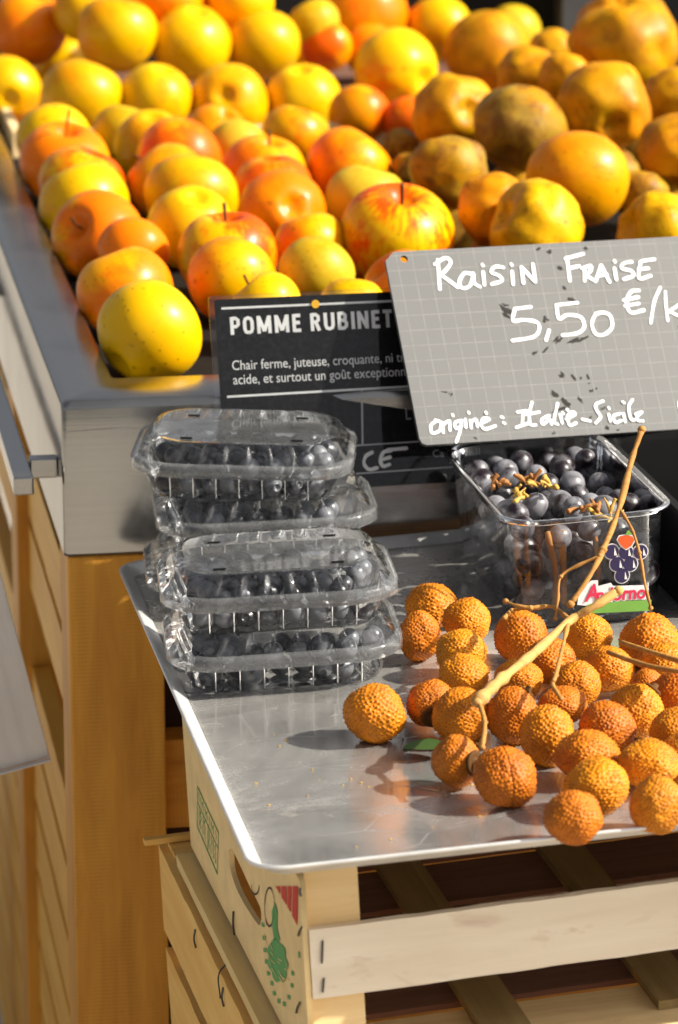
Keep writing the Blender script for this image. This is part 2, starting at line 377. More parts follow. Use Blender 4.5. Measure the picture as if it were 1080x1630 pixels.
def grey_sign():
    a = NT('grey_gridded_board'); sx = a.n('SeparateXYZ'); a.t.links.new(a.n('TexCoord').outputs['Object'], sx.inputs[0])
    def line(o, ph):
        q = a.math('FRACT', a.math('ADD', a.math('MULTIPLY', o, 1/.0106), ph)); return a.math('LESS_THAN', q, .055)
    g = a.math('MAXIMUM', line(sx.outputs[0], .3), line(sx.outputs[1], .55))
    n = a.noise(a.coord(rnd=False), 18, 5, .6); br = a.noise(a.coord(rnd=False), 140, 4, .7)
    c = a.mix(n, (.090,.090,.089), (.115,.115,.114)); sm = a.ramp(a.noise(a.coord(scale=(30, 60, 30), rnd=False), 1, 5, .7, 1.0), [(.56, 0.0), (.75, .55)])
    c = a.mix(sm, c, (.105,.10,.095)); c = a.mix(a.math('MULTIPLY', g, a.ramp(br, [(.3, .05), (.62, .5)])), c, (.22,.215,.205))
    a.p(Base_Color=c, Roughness=.55); a.bump(br, .08, .0004); return a.m
MT['grey_sign'] = grey_sign()
def black_card():
    a = NT('black_printed_card'); n = a.noise(a.coord(rnd=False), 260, 3, .7); c = a.mix(a.ramp(n, [(.45, 0.0), (.8, .5)]), (.012,.012,.013), (.05,.05,.05))
    a.p(Base_Color=c, Roughness=.4, Specular_IOR_Level=.08); a.bump(a.noise(a.coord(rnd=False), 14, 3), .12, .002); return a.m
MT['black_card'] = black_card()
def paving():
    a = NT('paving'); n = a.noise(a.coord(rnd=False), 6, 6, .65); n2 = a.noise(a.coord(rnd=False), 90, 3, .7)
    a.p(Base_Color=a.mix(a.math('MULTIPLY', n, n2), (.30,.275,.24), (.52,.48,.42)), Roughness=.85); a.bump(n2, .4, .004); return a.m
MT['paving'] = paving()
MT['leaf'] = plain('green_leaf', (.035,.075,.012), .5)
MT['grey_sheet'] = metal('dull_grey_sheet', (.78,.75,.73), .5, (90, 90, 4), dirt=.2, metallic=.15, dirtcol=(.30,.28,.26))

# ------------------------------------------------------------------ measured places, metres
TRAY = [[0.041,-0.5777,0.8396],[0.9987,0.0161,0.0489],[-0.0161,0.9999,0.0],[-0.0489,-0.0008,0.9988]]
TRAYLEN = 0.5628
LYCHEES = [[0.203,-0.1993,0.8633,0.015,0.0135,0],[0.1855,-0.2544,0.8624,0.0121,0.0139,0],[0.2178,-0.2343,0.864,0.0133,0.013,0],[0.2029,-0.291,0.8632,0.0141,0.0126,0],[0.196,-0.3331,0.8629,0.0138,0.011,0],[0.1693,-0.3773,0.8615,0.0131,0.0124,0],[0.1812,-0.4021,0.8621,0.015,0.0144,0],[0.1643,-0.4728,0.8612,0.0119,0.0132,0],[0.1841,-0.5049,0.8621,0.0159,0.0149,-35],[0.2416,-0.2751,0.8651,0.0149,0.0153,0],[0.2486,-0.3226,0.8654,0.0139,0.0121,0],[0.2235,-0.3512,0.8642,0.013,0.0109,0],[0.2077,-0.4104,0.8634,0.0133,0.015,0],[0.2189,-0.4482,0.8639,0.0144,0.0157,0],[0.2784,-0.287,0.8669,0.0131,0.0134,0],[0.2761,-0.3481,0.8668,0.0134,0.0127,0],[0.3102,-0.306,0.8685,0.0159,0.0155,0],[0.2527,-0.3697,0.8656,0.0129,0.0126,0],[0.2377,-0.4011,0.8649,0.013,0.0096,0],[0.2889,-0.3866,0.8673,0.0094,0.0104,0],[0.2738,-0.4234,0.8666,0.0143,0.0143,0],[0.2521,-0.4458,0.8655,0.0148,0.0141,0],[0.232,-0.4844,0.8645,0.0158,0.0125,0],[0.2592,-0.508,0.8666,0.0156,0.0117,0],[0.2258,-0.5322,0.8642,0.0161,0.0135,15],[0.2045,-0.5722,0.8631,0.0144,0.0126,10],[0.2493,-0.567,0.8653,0.0136,0.0139,0],[0.2846,-0.4654,0.8671,0.0134,0.0134,0],[0.3022,-0.4027,0.8681,0.0131,0.0131,0],[0.281,-0.5004,0.8662,0.0131,0.0131,0],[0.308,-0.3524,0.8683,0.0134,0.0127,0],[0.1366,-0.3838,0.8599,0.0162,0.0151,-10]]
APPLES = [[0.0735,0.1534,0.9595,0.035,'y'],[0.0719,0.2888,0.9595,0.0337,'o'],[0.0936,0.4404,0.9595,0.0262,'o'],[0.074,0.5082,0.9595,0.0345,'b'],[0.0762,0.6462,0.9595,0.0352,'y'],[0.0819,0.7348,0.9595,0.0346,'r'],[0.0767,0.8357,0.9614,0.0373,'o'],[0.0796,0.9766,0.9595,0.0322,'y'],[0.1522,0.3192,0.9595,0.0315,'oy'],[0.1607,0.4041,0.9605,0.0363,'r'],[0.1494,0.536,0.9595,0.0335,'y'],[0.1634,0.6502,0.9614,0.0374,'y'],[0.1541,0.7384,0.9595,0.0327,'oy'],[0.1774,0.849,0.9603,0.0361,'ro'],[0.1634,0.9346,0.9595,0.0325,'y'],[0.1465,0.998,0.9595,0.0285,'g'],[0.2295,0.9953,0.9595,0.0263,'oy'],[0.2404,0.7683,0.9595,0.0347,'o'],[0.2372,0.691,0.9595,0.0313,'ro'],[0.2293,0.5839,0.9595,0.0342,'o'],[0.2303,0.4435,0.9595,0.0269,'oy'],[0.2167,0.3322,0.9595,0.0277,'g'],[0.1646,0.2226,0.9595,0.0247,'y'],[0.2235,0.2087,0.9595,0.0229,'y'],[0.315,0.7772,0.9603,0.036,'o'],[0.304,0.6235,0.9595,0.0317,'g'],[0.2966,0.4381,0.9653,0.0418,'s'],[0.236,0.8949,0.9595,0.0267,'g'],[0.2969,0.9625,0.9595,0.0296,'b'],[0.27,0.2722,0.9595,0.0271,'o']]
YELLOWS = [[0.0567,1.2488,0.9651,0.0329,'y'],[0.0917,1.4107,1.0064,0.0381,'o'],[0.1216,1.158,0.9696,0.0381,'y'],[0.1929,1.1533,0.9698,0.0334,'y'],[0.2622,1.1539,0.9632,0.036,'y'],[0.3357,1.1665,0.9626,0.035,'y'],[0.1711,1.3072,1.0099,0.0391,'y'],[0.2464,1.3114,0.9997,0.038,'y'],[0.3197,1.3217,0.9929,0.0364,'y'],[0.1318,1.4785,0.9611,0.0293,'y'],[0.3814,1.4548,0.9601,0.0209,'oy'],[0.1483,1.3648,1.028,0.0327,'y'],[0.2292,1.3645,1.0327,0.0341,'o'],[0.3036,1.3637,1.0345,0.0316,'y'],[0.3811,1.3891,1.0056,0.0256,'g'],[0.2748,1.412,1.0452,0.032,'o']]
MIDDLES = [[0.4427,1.4649,0.9999,0.0471,'o'],[0.4369,1.2217,0.9791,0.0406,'b'],[0.4419,1.4026,0.9756,0.0271,'oy'],[0.524,1.4545,0.9884,0.0334,'y'],[0.5555,1.3595,0.9757,0.0423,'ru'],[0.6344,1.6008,0.9652,0.0287,'g'],[0.3776,1.0917,0.9566,0.0284,'ro'],[0.4212,1.0735,0.9523,0.0236,'ro'],[0.3927,1.381,0.9828,0.0256,'ro']]
RUSSETS = [[0.5973,0.9527,1.0407,0.048,'ru'],[0.5284,0.7371,1.0141,0.0385,'ru'],[0.4495,0.7125,1.0027,0.0365,'dk'],[0.4162,0.8281,0.9976,0.0345,'ru'],[0.359,0.5515,0.9939,0.0305,'dk'],[0.4595,0.5338,0.9891,0.039,'ro2'],[0.3763,0.457,0.981,0.0272,'ru'],[0.3965,0.4038,0.9764,0.0363,'lu'],[0.4975,0.4277,0.966,0.031,'lu'],[0.5625,0.6182,0.9948,0.031,'ru'],[0.6081,0.8028,1.0099,0.0285,'ru'],[0.5113,0.9501,1.011,0.0285,'ru'],[0.5288,0.8864,1.018,0.0235,'ru'],[0.5661,1.1042,1.0118,0.0215,'ru'],[0.3767,0.8614,0.9657,0.0155,'dk'],[0.3641,0.7555,0.9615,0.015,'dk'],[0.5248,0.5876,0.9646,0.0215,'dk']]
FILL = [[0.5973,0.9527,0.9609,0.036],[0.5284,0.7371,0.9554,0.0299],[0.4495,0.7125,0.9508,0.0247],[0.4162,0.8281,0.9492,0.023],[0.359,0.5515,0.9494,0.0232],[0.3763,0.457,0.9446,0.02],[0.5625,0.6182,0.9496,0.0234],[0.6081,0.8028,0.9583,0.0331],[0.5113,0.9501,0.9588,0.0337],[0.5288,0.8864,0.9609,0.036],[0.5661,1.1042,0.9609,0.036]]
SIGN = [[0.2216,-0.058,0.9257],[0.9891,0.1463,-0.0141],[-0.0747,0.5832,0.8089],[0.1266,-0.7991,0.5878]]
STROKES = [[0.0024,[[0.0353,0.1278],[0.0328,0.107]]],[0.0024,[[0.0327,0.1248],[0.0406,0.1289],[0.0438,0.1256],[0.0388,0.1197],[0.0348,0.1177]]],[0.0024,[[0.0348,0.1177],[0.0393,0.1136],[0.0453,0.1077]]],[0.0024,[[0.057,0.1165],[0.0515,0.1173],[0.047,0.1115],[0.0482,0.107],[0.0538,0.1085],[0.0576,0.1162]]],[0.0024,[[0.0575,0.117],[0.0571,0.1101],[0.0603,0.1073]]],[0.0024,[[0.0645,0.1176],[0.0636,0.1085]]],[0.0024,[[0.065,0.1228],[0.0652,0.1221]]],[0.0024,[[0.0789,0.12],[0.0736,0.121],[0.07,0.1173],[0.0748,0.1144],[0.0761,0.1108],[0.0686,0.1086]]],[0.0024,[[0.0843,0.1169],[0.0833,0.1078]]],[0.0024,[[0.0848,0.1221],[0.085,0.1214]]],[0.0024,[[0.0905,0.1083],[0.0914,0.1197]]],[0.0024,[[0.0914,0.1197],[0.0988,0.1088]]],[0.0024,[[0.0988,0.1088],[0.0996,0.1214]]],[0.0024,[[0.1242,0.1251],[0.1229,0.1084]]],[0.0024,[[0.123,0.1243],[0.1361,0.1272]]],[0.0024,[[0.1238,0.1172],[0.1315,0.1186]]],[0.0024,[[0.135,0.1175],[0.1331,0.1079]]],[0.0024,[[0.1332,0.1167],[0.1395,0.1182],[0.1381,0.1142],[0.134,0.1123]]],[0.0024,[[0.134,0.1123],[0.1406,0.107]]],[0.0024,[[0.1406,0.107],[0.1469,0.1183]]],[0.0024,[[0.1469,0.1183],[0.1502,0.1061]]],[0.0024,[[0.1431,0.1109],[0.1493,0.1115]]],[0.0024,[[0.1556,0.1156],[0.1553,0.1076]]],[0.0024,[[0.1568,0.121],[0.1569,0.1203]]],[0.0024,[[0.1686,0.1197],[0.1628,0.1188],[0.1607,0.1153],[0.1669,0.1132],[0.1675,0.1097],[0.1605,0.1074]]],[0.0024,[[0.1849,0.1207],[0.1761,0.1199]]],[0.0024,[[0.1747,0.1191],[0.1712,0.1077],[0.1798,0.109]]],[0.0024,[[0.1722,0.1139],[0.1792,0.1144]]],[0.0024,[[0.0923,0.0913],[0.0811,0.0905]]],[0.0024,[[0.0811,0.0905],[0.0783,0.0823],[0.0854,0.0824],[0.0943,0.0802],[0.0949,0.075],[0.0897,0.07],[0.0751,0.0683]]],[0.0024,[[0.1015,0.0741],[0.098,0.0673]]],[0.0024,[[0.1248,0.0925],[0.1101,0.0916]]],[0.0024,[[0.1101,0.0916],[0.1099,0.082],[0.1163,0.0842],[0.1252,0.082],[0.126,0.075],[0.1204,0.0709],[0.11,0.0701]]],[0.0024,[[0.1359,0.084],[0.1319,0.0773],[0.133,0.0699],[0.1388,0.069],[0.1452,0.0739],[0.1457,0.0818],[0.1411,0.0846],[0.1358,0.0837]]],[0.0024,[[0.1694,0.099],[0.1638,0.0984],[0.1592,0.0916],[0.1606,0.0836],[0.1699,0.0848]]],[0.0024,[[0.1574,0.0925],[0.1681,0.0943]]],[0.0021,[[0.1574,0.0885],[0.1675,0.0897]]],[0.0021,[[0.1849,0.1004],[0.1785,0.0905],[0.1727,0.0754]]],[0.0021,[[0.1877,0.0971],[0.1862,0.0884],[0.185,0.0764]]],[0.0021,[[0.1965,0.0878],[0.1859,0.0822]]],[0.0021,[[0.1881,0.0826],[0.1949,0.0782]]],[0.0021,[[0.2,0.0855],[0.1962,0.0839],[0.1951,0.0791],[0.1992,0.0797]]],[0.0021,[[0.2012,0.0854],[0.1993,0.0753],[0.1949,0.0703],[0.1927,0.0722]]],[0.002,[[0.0136,0.0161],[0.0092,0.013],[0.0092,0.0079],[0.0144,0.0093],[0.0161,0.0146],[0.0128,0.0165]]],[0.002,[[0.017,0.0145],[0.0164,0.0078]]],[0.002,[[0.0167,0.0125],[0.0208,0.0153]]],[0.002,[[0.0221,0.0152],[0.0212,0.0089]]],[0.002,[[0.0249,0.0194],[0.0251,0.0187]]],[0.002,[[0.0298,0.0151],[0.0254,0.0137],[0.0256,0.0099],[0.0297,0.0117]]],[0.002,[[0.0303,0.015],[0.0276,0.0076],[0.0238,0.0006]]],[0.002,[[0.0328,0.0157],[0.0322,0.0102]]],[0.002,[[0.0358,0.0204],[0.036,0.0198]]],[0.002,[[0.0359,0.0147],[0.0356,0.0096]]],[0.002,[[0.0359,0.0133],[0.0398,0.0153],[0.04,0.0102]]],[0.002,[[0.0419,0.0118],[0.0488,0.0147],[0.0448,0.0155],[0.0427,0.0109],[0.045,0.0082],[0.052,0.0099]]],[0.002,[[0.0474,0.0197],[0.0476,0.0187]]],[0.002,[[0.0573,0.0159],[0.0582,0.0153]]],[0.002,[[0.0579,0.0119],[0.0587,0.0112]]],[0.002,[[0.0687,0.0186],[0.0754,0.019]]],[0.002,[[0.0725,0.0183],[0.0701,0.0091]]],[0.002,[[0.0658,0.008],[0.0749,0.0105]]],[0.002,[[0.0799,0.0247],[0.0767,0.0172],[0.0757,0.0096],[0.0793,0.0089]]],[0.002,[[0.0741,0.0165],[0.0835,0.0176]]],[0.002,[[0.0896,0.0147],[0.0842,0.0125],[0.0843,0.0091],[0.0896,0.0121],[0.0901,0.0087]]],[0.002,[[0.0971,0.0228],[0.0923,0.0111],[0.0942,0.0084]]],[0.002,[[0.0972,0.0151],[0.0974,0.0091]]],[0.002,[[0.0991,0.0161],[0.0993,0.0154]]],[0.002,[[0.1007,0.0114],[0.1072,0.0144],[0.1059,0.0162],[0.1019,0.0131],[0.1023,0.0071],[0.1068,0.0085]]],[0.002,[[0.1026,0.0181],[0.1031,0.0173]]],[0.002,[[0.1115,0.0107],[0.1166,0.0092]]],[0.002,[[0.1283,0.0225],[0.1228,0.0203],[0.1227,0.016],[0.1244,0.0116],[0.1201,0.0076]]],[0.002,[[0.1302,0.013],[0.1304,0.0083]]],[0.002,[[0.1312,0.0176],[0.1314,0.0169]]],[0.002,[[0.1382,0.013],[0.1333,0.0116],[0.1336,0.0071],[0.138,0.0082]]],[0.002,[[0.1404,0.0129],[0.1404,0.0072]]],[0.002,[[0.1416,0.021],[0.1423,0.0203]]],[0.002,[[0.1486,0.0221],[0.145,0.0172],[0.1449,0.0086],[0.1491,0.0084]]],[0.002,[[0.1486,0.0118],[0.1535,0.0132],[0.1496,0.0106],[0.1494,0.0075],[0.1527,0.0069]]],[0.002,[[0.1853,0.0216],[0.1805,0.0185],[0.1799,0.0128]]]]
SMUDGE = [[0.0766,0.0885,0.0144,0.0067,-40],[0.0742,0.094,0.0056,0.0033,0],[0.1013,0.0818,0.0078,0.0044,-30],[0.12,0.066,0.0133,0.0039,20],[0.0958,0.0607,0.0056,0.0028,45],[0.089,0.0588,0.0044,0.0022,50],[0.1057,0.0668,0.0089,0.0028,35],[0.1202,0.0951,0.0078,0.0056,-50],[0.1175,0.1034,0.005,0.0033,-60],[0.1173,0.1179,0.0056,0.0033,-30],[0.1126,0.1295,0.005,0.0033,0],[0.1057,0.1321,0.0044,0.0028,20],[0.1384,0.1305,0.0044,0.0033,0],[0.1043,0.0424,0.005,0.0039,-60],[0.112,0.0398,0.0067,0.0028,-60],[0.0978,0.0296,0.0067,0.0039,-50],[0.1016,0.0227,0.01,0.005,-55],[0.0973,0.0186,0.0122,0.0033,10],[0.1218,0.0405,0.0033,0.0033,0],[0.1168,0.0399,0.0028,0.0028,0],[0.1219,0.0307,0.0039,0.0033,0],[0.1256,0.0318,0.0022,0.0022,0],[0.1216,0.0356,0.0017,0.0017,0],[0.0223,0.0355,0.0044,0.0017,-20],[0.0266,0.0339,0.0033,0.0017,60],[0.1282,0.0043,0.005,0.0039,-40],[0.1347,0.0022,0.0022,0.0022,0],[0.0907,0.0028,0.0039,0.0017,50],[0.0368,0.0028,0.0028,0.0017,-20],[0.1276,0.018,0.0056,0.0022,40],[0.1115,0.0243,0.0078,0.0017,-60],[0.1184,0.0115,0.0044,0.0017,40]]
POMME = [[0.0992,-0.0235,0.8898],[0.9981,0.061,0.0],[-0.0189,0.3084,0.9511],[0.0581,-0.9493,0.309]]
CE = [[[0.1011,0.0228],[0.0966,0.0204],[0.0952,0.0157],[0.0982,0.0119],[0.1036,0.0126]],[[0.1136,0.0232],[0.1087,0.0224],[0.1062,0.0178],[0.1075,0.0135],[0.1119,0.0143]],[[0.1072,0.0177],[0.1127,0.019]],[[0.1115,0.0238],[0.118,0.024],[0.1239,0.0242]]]
CRATE = [[0.0776,-0.5349,0.712],[0.9971,0.0523,0.0549],[-0.0523,0.9986,0.0],[-0.0548,-0.0029,0.9985]]
PRINT = {'hole':[[0.2152,0.0493],[0.2028,0.0539],[0.1775,0.0531],[0.1509,0.0512],[0.1213,0.0498],[0.1256,0.0387],[0.1427,0.0347],[0.1867,0.032],[0.2132,0.0369]],'stamp':[[0.3134,0.0534],[0.2465,0.0483],[0.2611,0.0176],[0.3251,0.0242]],'stamp_mid':[[0.3175,0.0422],[0.252,0.0368]],'stamp_v':[[0.2834,0.0398],[0.2911,0.021]],'red':[[[0.0688,0.0827],[0.054,0.0883],[0.0556,0.083]],[[0.0504,0.0897],[0.0359,0.0952],[0.0394,0.0832],[0.0524,0.0829]],[[0.0323,0.0966],[0.0216,0.1006],[0.028,0.0837],[0.0369,0.0833]],[[0.0181,0.102],[0.0024,0.1079],[0.0117,0.0828],[0.025,0.0831]]],'loop':[[0.0756,0.0683],[0.0772,0.0648],[0.0797,0.061],[0.0831,0.0574],[0.0871,0.0541],[0.0914,0.0514],[0.0956,0.0495],[0.0995,0.0486],[0.1028,0.0487],[0.1052,0.0499],[0.1065,0.052],[0.1066,0.0549],[0.1056,0.0583],[0.1034,0.0621],[0.1003,0.0658],[0.0965,0.0693],[0.0924,0.0723],[0.0881,0.0745],[0.084,0.0759],[0.0805,0.0762],[0.0777,0.0756],[0.0759,0.0739],[0.0752,0.0715],[0.0756,0.0683]],'loop2':[[0.1197,0.0638],[0.1199,0.0626],[0.121,0.0611],[0.1229,0.0593],[0.1254,0.0575],[0.1284,0.0558],[0.1316,0.0542],[0.1349,0.053],[0.1379,0.0521],[0.1405,0.0517],[0.1424,0.0519],[0.1436,0.0525],[0.1439,0.0535],[0.1432,0.055]],'fruit':[[0.0472,0.0489],[0.0445,0.0483],[0.0456,0.0461],[0.0492,0.0432],[0.0516,0.0412],[0.0514,0.0402],[0.0516,0.0388],[0.0545,0.0359],[0.0593,0.0325],[0.0633,0.0302],[0.066,0.0293],[0.069,0.0285],[0.0731,0.027],[0.0772,0.025],[0.0806,0.0232],[0.0845,0.0218],[0.0896,0.0208],[0.0941,0.0206],[0.096,0.0214],[0.0964,0.0225],[0.0986,0.0226],[0.1034,0.022],[0.1074,0.022],[0.1072,0.0239],[0.1044,0.0267],[0.1033,0.0287],[0.1052,0.0295],[0.1066,0.0307],[0.1044,0.0335],[0.0998,0.0367],[0.0962,0.0389],[0.0948,0.0398],[0.0931,0.041],[0.0894,0.0434],[0.0846,0.0465],[0.0805,0.0488],[0.0769,0.05],[0.0727,0.0506],[0.0683,0.0512],[0.0654,0.0517],[0.0633,0.0521],[0.06,0.053],[0.0549,0.0539],[0.0507,0.054],[0.0498,0.0525],[0.0511,0.0504],[0.0506,0.0491]],'leaf':[[0.0845,0.0622],[0.0733,0.0719],[0.0671,0.069],[0.0713,0.0577],[0.0643,0.0535],[0.083,0.0465],[0.0861,0.0528]],'dots':[[[0.1191,0.0427],[0.1104,0.0457],[0.1103,0.0432],[0.119,0.0402]],[[0.1184,0.0353],[0.1096,0.0384],[0.1095,0.0359],[0.1183,0.0328]],[[0.1184,0.028],[0.1097,0.0312],[0.1096,0.0287],[0.1183,0.0255]],[[0.1159,0.0223],[0.1071,0.0254],[0.107,0.023],[0.1158,0.0198]],[[0.1123,0.0169],[0.1036,0.0201],[0.1035,0.0176],[0.1122,0.0144]],[[0.1031,0.0148],[0.0944,0.018],[0.0943,0.0155],[0.103,0.0124]],[[0.0978,0.0111],[0.0892,0.0143],[0.0891,0.0119],[0.0977,0.0087]],[[0.0848,0.012],[0.0764,0.0152],[0.0763,0.0127],[0.0847,0.0095]],[[0.0688,0.0169],[0.0605,0.02],[0.0604,0.0175],[0.0687,0.0144]],[[0.0535,0.0272],[0.0453,0.0302],[0.0452,0.0278],[0.0534,0.0248]],[[0.0422,0.0384],[0.0341,0.0414],[0.034,0.039],[0.042,0.036]],[[0.0376,0.0472],[0.0296,0.0501],[0.0295,0.0478],[0.0375,0.0448]]],'staples':[[[-0.0032,0.0878],[0.0082,0.0786]],[[0.0155,0.0385],[0.028,0.0276]],[[0.209,0.0141],[0.2117,-0.0011]],[[-0.0056,0.1101],[-0.0063,0.1058]]],'green_tick':[[0.0137,0.0675],[0.0093,0.0693],[0.0086,0.0662],[0.0139,0.0641]]}
LABEL = {'berries':[[0.0089,0.0439],[0.0176,0.0428],[0.0266,0.0421],[0.0121,0.0362],[0.0203,0.0354],[0.0151,0.0289]],'straw':[[0.0127,0.0508],[0.014,0.0529],[0.0179,0.0532],[0.0217,0.0521],[0.0229,0.0498],[0.0209,0.0464],[0.0176,0.0448],[0.0145,0.0473]],'strawleaf':[[0.0172,0.0536],[0.0189,0.0563],[0.022,0.0531]],'white':[[-0.0128,0.0142],[-0.012,0.0194],[-0.0086,0.0249],[-0.004,0.028],[0.0001,0.0279],[0.0002,0.0243],[0.0081,0.0255],[0.0093,0.0234],[0.029,0.0221],[0.0302,0.0197],[0.0294,0.0132],[0.0001,0.0152],[-0.0051,0.0128]],'band':[[-0.0071,0.0136],[0.0001,0.0147],[0.0329,0.0128],[0.0321,0.0063],[-0.0066,0.0083]],'disc':[0.0279,0.0428],'text0':[-0.0008,0.0173],'text1':[0.0294,0.0142],'a':[[-0.0075,0.0209],[-0.0022,0.0262]]}
TWIGS = [['main',0.0036,[[0.2801,-0.3513,0.9135],[0.2651,-0.3548,0.9058],[0.2506,-0.356,0.8981],[0.2236,-0.3902,0.8917],[0.1995,-0.4217,0.8885],[0.1792,-0.4538,0.8865]]],['b1',0.0016,[[0.2519,-0.3503,0.8981],[0.247,-0.3319,0.8999],[0.2347,-0.3304,0.8993],[0.2273,-0.3263,0.8999],[0.2226,-0.3194,0.9007]]],['b1b',0.0014,[[0.2337,-0.3301,0.8993],[0.2257,-0.3223,0.8959],[0.22,-0.3286,0.8936]]],['b2',0.0015,[[0.2506,-0.356,0.8981],[0.242,-0.3819,0.8936],[0.2287,-0.4223,0.8889],[0.2257,-0.4286,0.8858],[0.2268,-0.4437,0.8828]]],['b3',0.0015,[[0.1803,-0.452,0.8865],[0.1789,-0.4754,0.8824],[0.1733,-0.4969,0.8761]]],['tall',0.0022,[[0.3185,-0.2447,0.9786],[0.3091,-0.2583,0.9631],[0.2934,-0.2952,0.9453],[0.2776,-0.323,0.9294],[0.2667,-0.3363,0.9179],[0.2546,-0.343,0.9043]]],['tallb',0.0013,[[0.2934,-0.2952,0.9453],[0.2957,-0.315,0.9393],[0.2972,-0.329,0.9284],[0.2986,-0.3379,0.9124],[0.302,-0.339,0.8986]]],['tallc',0.0012,[[0.2746,-0.328,0.9273],[0.264,-0.3271,0.9228],[0.2523,-0.328,0.9162],[0.249,-0.3358,0.905],[0.2463,-0.3418,0.8959]]],['r1',0.0014,[[0.2649,-0.3915,0.8907],[0.2715,-0.4107,0.892],[0.2805,-0.4305,0.8935],[0.2954,-0.4528,0.8962]]],['r2',0.0014,[[0.2719,-0.3913,0.8961],[0.2811,-0.4138,0.8975],[0.2976,-0.4442,0.8983]]]]
LEAF = [[0.1461,-0.4179,0.8488],[0.1697,-0.4262,0.85]]

# ------------------------------------------------------------------ setting
g = mk('ground', [(-150,-150,0),(150,-150,0),(150,150,0),(-150,150,0)], [(0,1,2,3)], MT['paving']); tag(g, kind='structure')

# ------------------------------------------------------------------ market stall: wooden frame under a steel basin
stall = empty('market_stall'); tag(stall, 'amber wooden market stall topped by a brushed steel basin', 'market stall')
CW, CD = 1.34, 1.74
def crect(inset, z, r=.003, n=5, xi=0, xf=0):
    # xi: extra inset on left/right, xf: extra at front/back
    pts = rrect(CW-2*inset-2*xi, CD-2*inset-2*xf, r, n); return [(CW/2+x, CD/2+y, z) for x, y in pts]
rings = [crect(.05, .9262, .004, 5, -.011, .0125), crect(.05, .926, .004, 5, -.0105, .013)]
rings = [crect(0, .926, .004, 5, .0415, .0685), crect(0, .9275, .004, 5, .0402, .0665), crect(0, .9475, .004, 5, .040, .0658), crect(0, .9492, .005, 5, .0392, .065), crect(0, .9496, .006, 5, .037, .063),
         crect(0, .9500, .006, 5, .0055, .0055), crect(0, .9492, .006, 5, .0022, .0022), crect(0, .9476, .005, 5, .0006, .0006), crect(0, .9445, .004), crect(0, .850, .004), crect(0, .8475, .004, 5, .0005, .0005), crect(0, .847, .004, 5, .003, .003), crect(0, .8472, .004, 5, .02, .02)]
v, f = loft(rings, True, False); f = [q[::-1] for q in f]
basin = mk('steel_basin', v, f, MT['steel'], stall, smooth=True)
box('under_top', (.068,.066,.829), (CW-.068,CD-.09,.8462), MT['dark_wood'], stall)
for (x, y) in ((.0025,.002),(CW-.064,.002),(.0025,.47),(.0025,1.66),(CW-.064,1.66)):
    box('post', (x,y,0), (x+.0618,y+.06,.8466), MT['amber'], stall, axis=2, bev=.0015)
zs = [.800,.742,.684,.626,.568,.510,.452,.394,.336,.278,.220,.162]
for i, z in enumerate(zs):
    if i == 2: continue
    box('side_slat', (.012,.0625,z-.0495), (.026,.4695,z), MT['amber_slat'], stall, axis=1, rough=.0006, seed=i)
    box('side_slat', (.012,.5305,z-.0495), (.026,1.6595,z), MT['amber_slat'], stall, axis=1, rough=.0006, seed=i+20)
box('front_board', (.0645,.05,.25), (CW-.065,.058,.846), MT['dark_wood'], stall)  # dark board added to block light and keep the under-counter space dark
box('cross_beam', (.0645,.022,.650), (CW-.065,.049,.712), MT['amber'], stall)
box('handle_rail', (-.0315,-.004,.8905), (-.0185,1.2,.9025), MT['steel'], stall, axis=1, bev=.0012)
for y in (.03, .62, 1.15):
    box('rail_bracket', (-.0183,y,.8925), (-.0002,y+.012,.9055), MT['steel'], stall, bev=.001)
box('basin_shade_sheet', (.043,.0705,.9263), (CW-.043,CD-.0705,.9285), MT['gap_shade'], stall, bev=.0005)  # near-black sheet added so the gaps between the apples read as shadow
bb = box('shade_backdrop', (.05,CD-.09,.9287), (CW-.05,CD-.075,1.14), MT['black_plastic'], None); tag(bb, 'black board added to stand in for the shaded background behind the fruit', 'board')  # added backdrop, its black paints the shade beyond the fruit
gp = box('grey_pole', (.69,CD-.13,.9287), (.725,CD-.095,1.5), plain('dark_grey_paint', (.05,.05,.052), .6), None, axis=2); tag(gp, 'blurred grey pole standing behind the orange russet fruit', 'pole')
# tilted sheet hanging at the far left
Ms = T(-.0103,.02,.7053) @ RY(R(-13)) 
sh = empty('metal_sheet', Ms); tag(sh, 'dull grey metal sheet hanging aslant below the handle rail at far left', 'metal sheet')
box('plate', (-.20,0,0), (0,.0025,.215), MT['grey_sheet'], sh, bev=.0008)
box('folded_edge', (-.20,-.006,-.0012), (0,.0,0), MT['grey_sheet'], sh, bev=.0004)
# low metal foot behind the stall side
ft = empty('trolley_foot', T(-.02,.78,0)); tag(ft, 'grey metal trolley foot on the paving at the bottom left', 'trolley foot')
box('leg', (-.02,0,.06), (.01,.03,.42), MT['grey_sheet'], ft, axis=2); box('base_bar', (-.03,-.22,.03), (.02,.25,.0595), MT['grey_sheet'], ft, axis=1)
for y in (-.18, .2):
    v, f = lathe([(.0,-.01),(.024,-.01),(.027,-.006),(.027,.006),(.024,.01),(.0,.01)], 20); mk('castor', v, f, MT['black_plastic'], ft, T(-.005,y,.027) @ RY(R(90)), True)

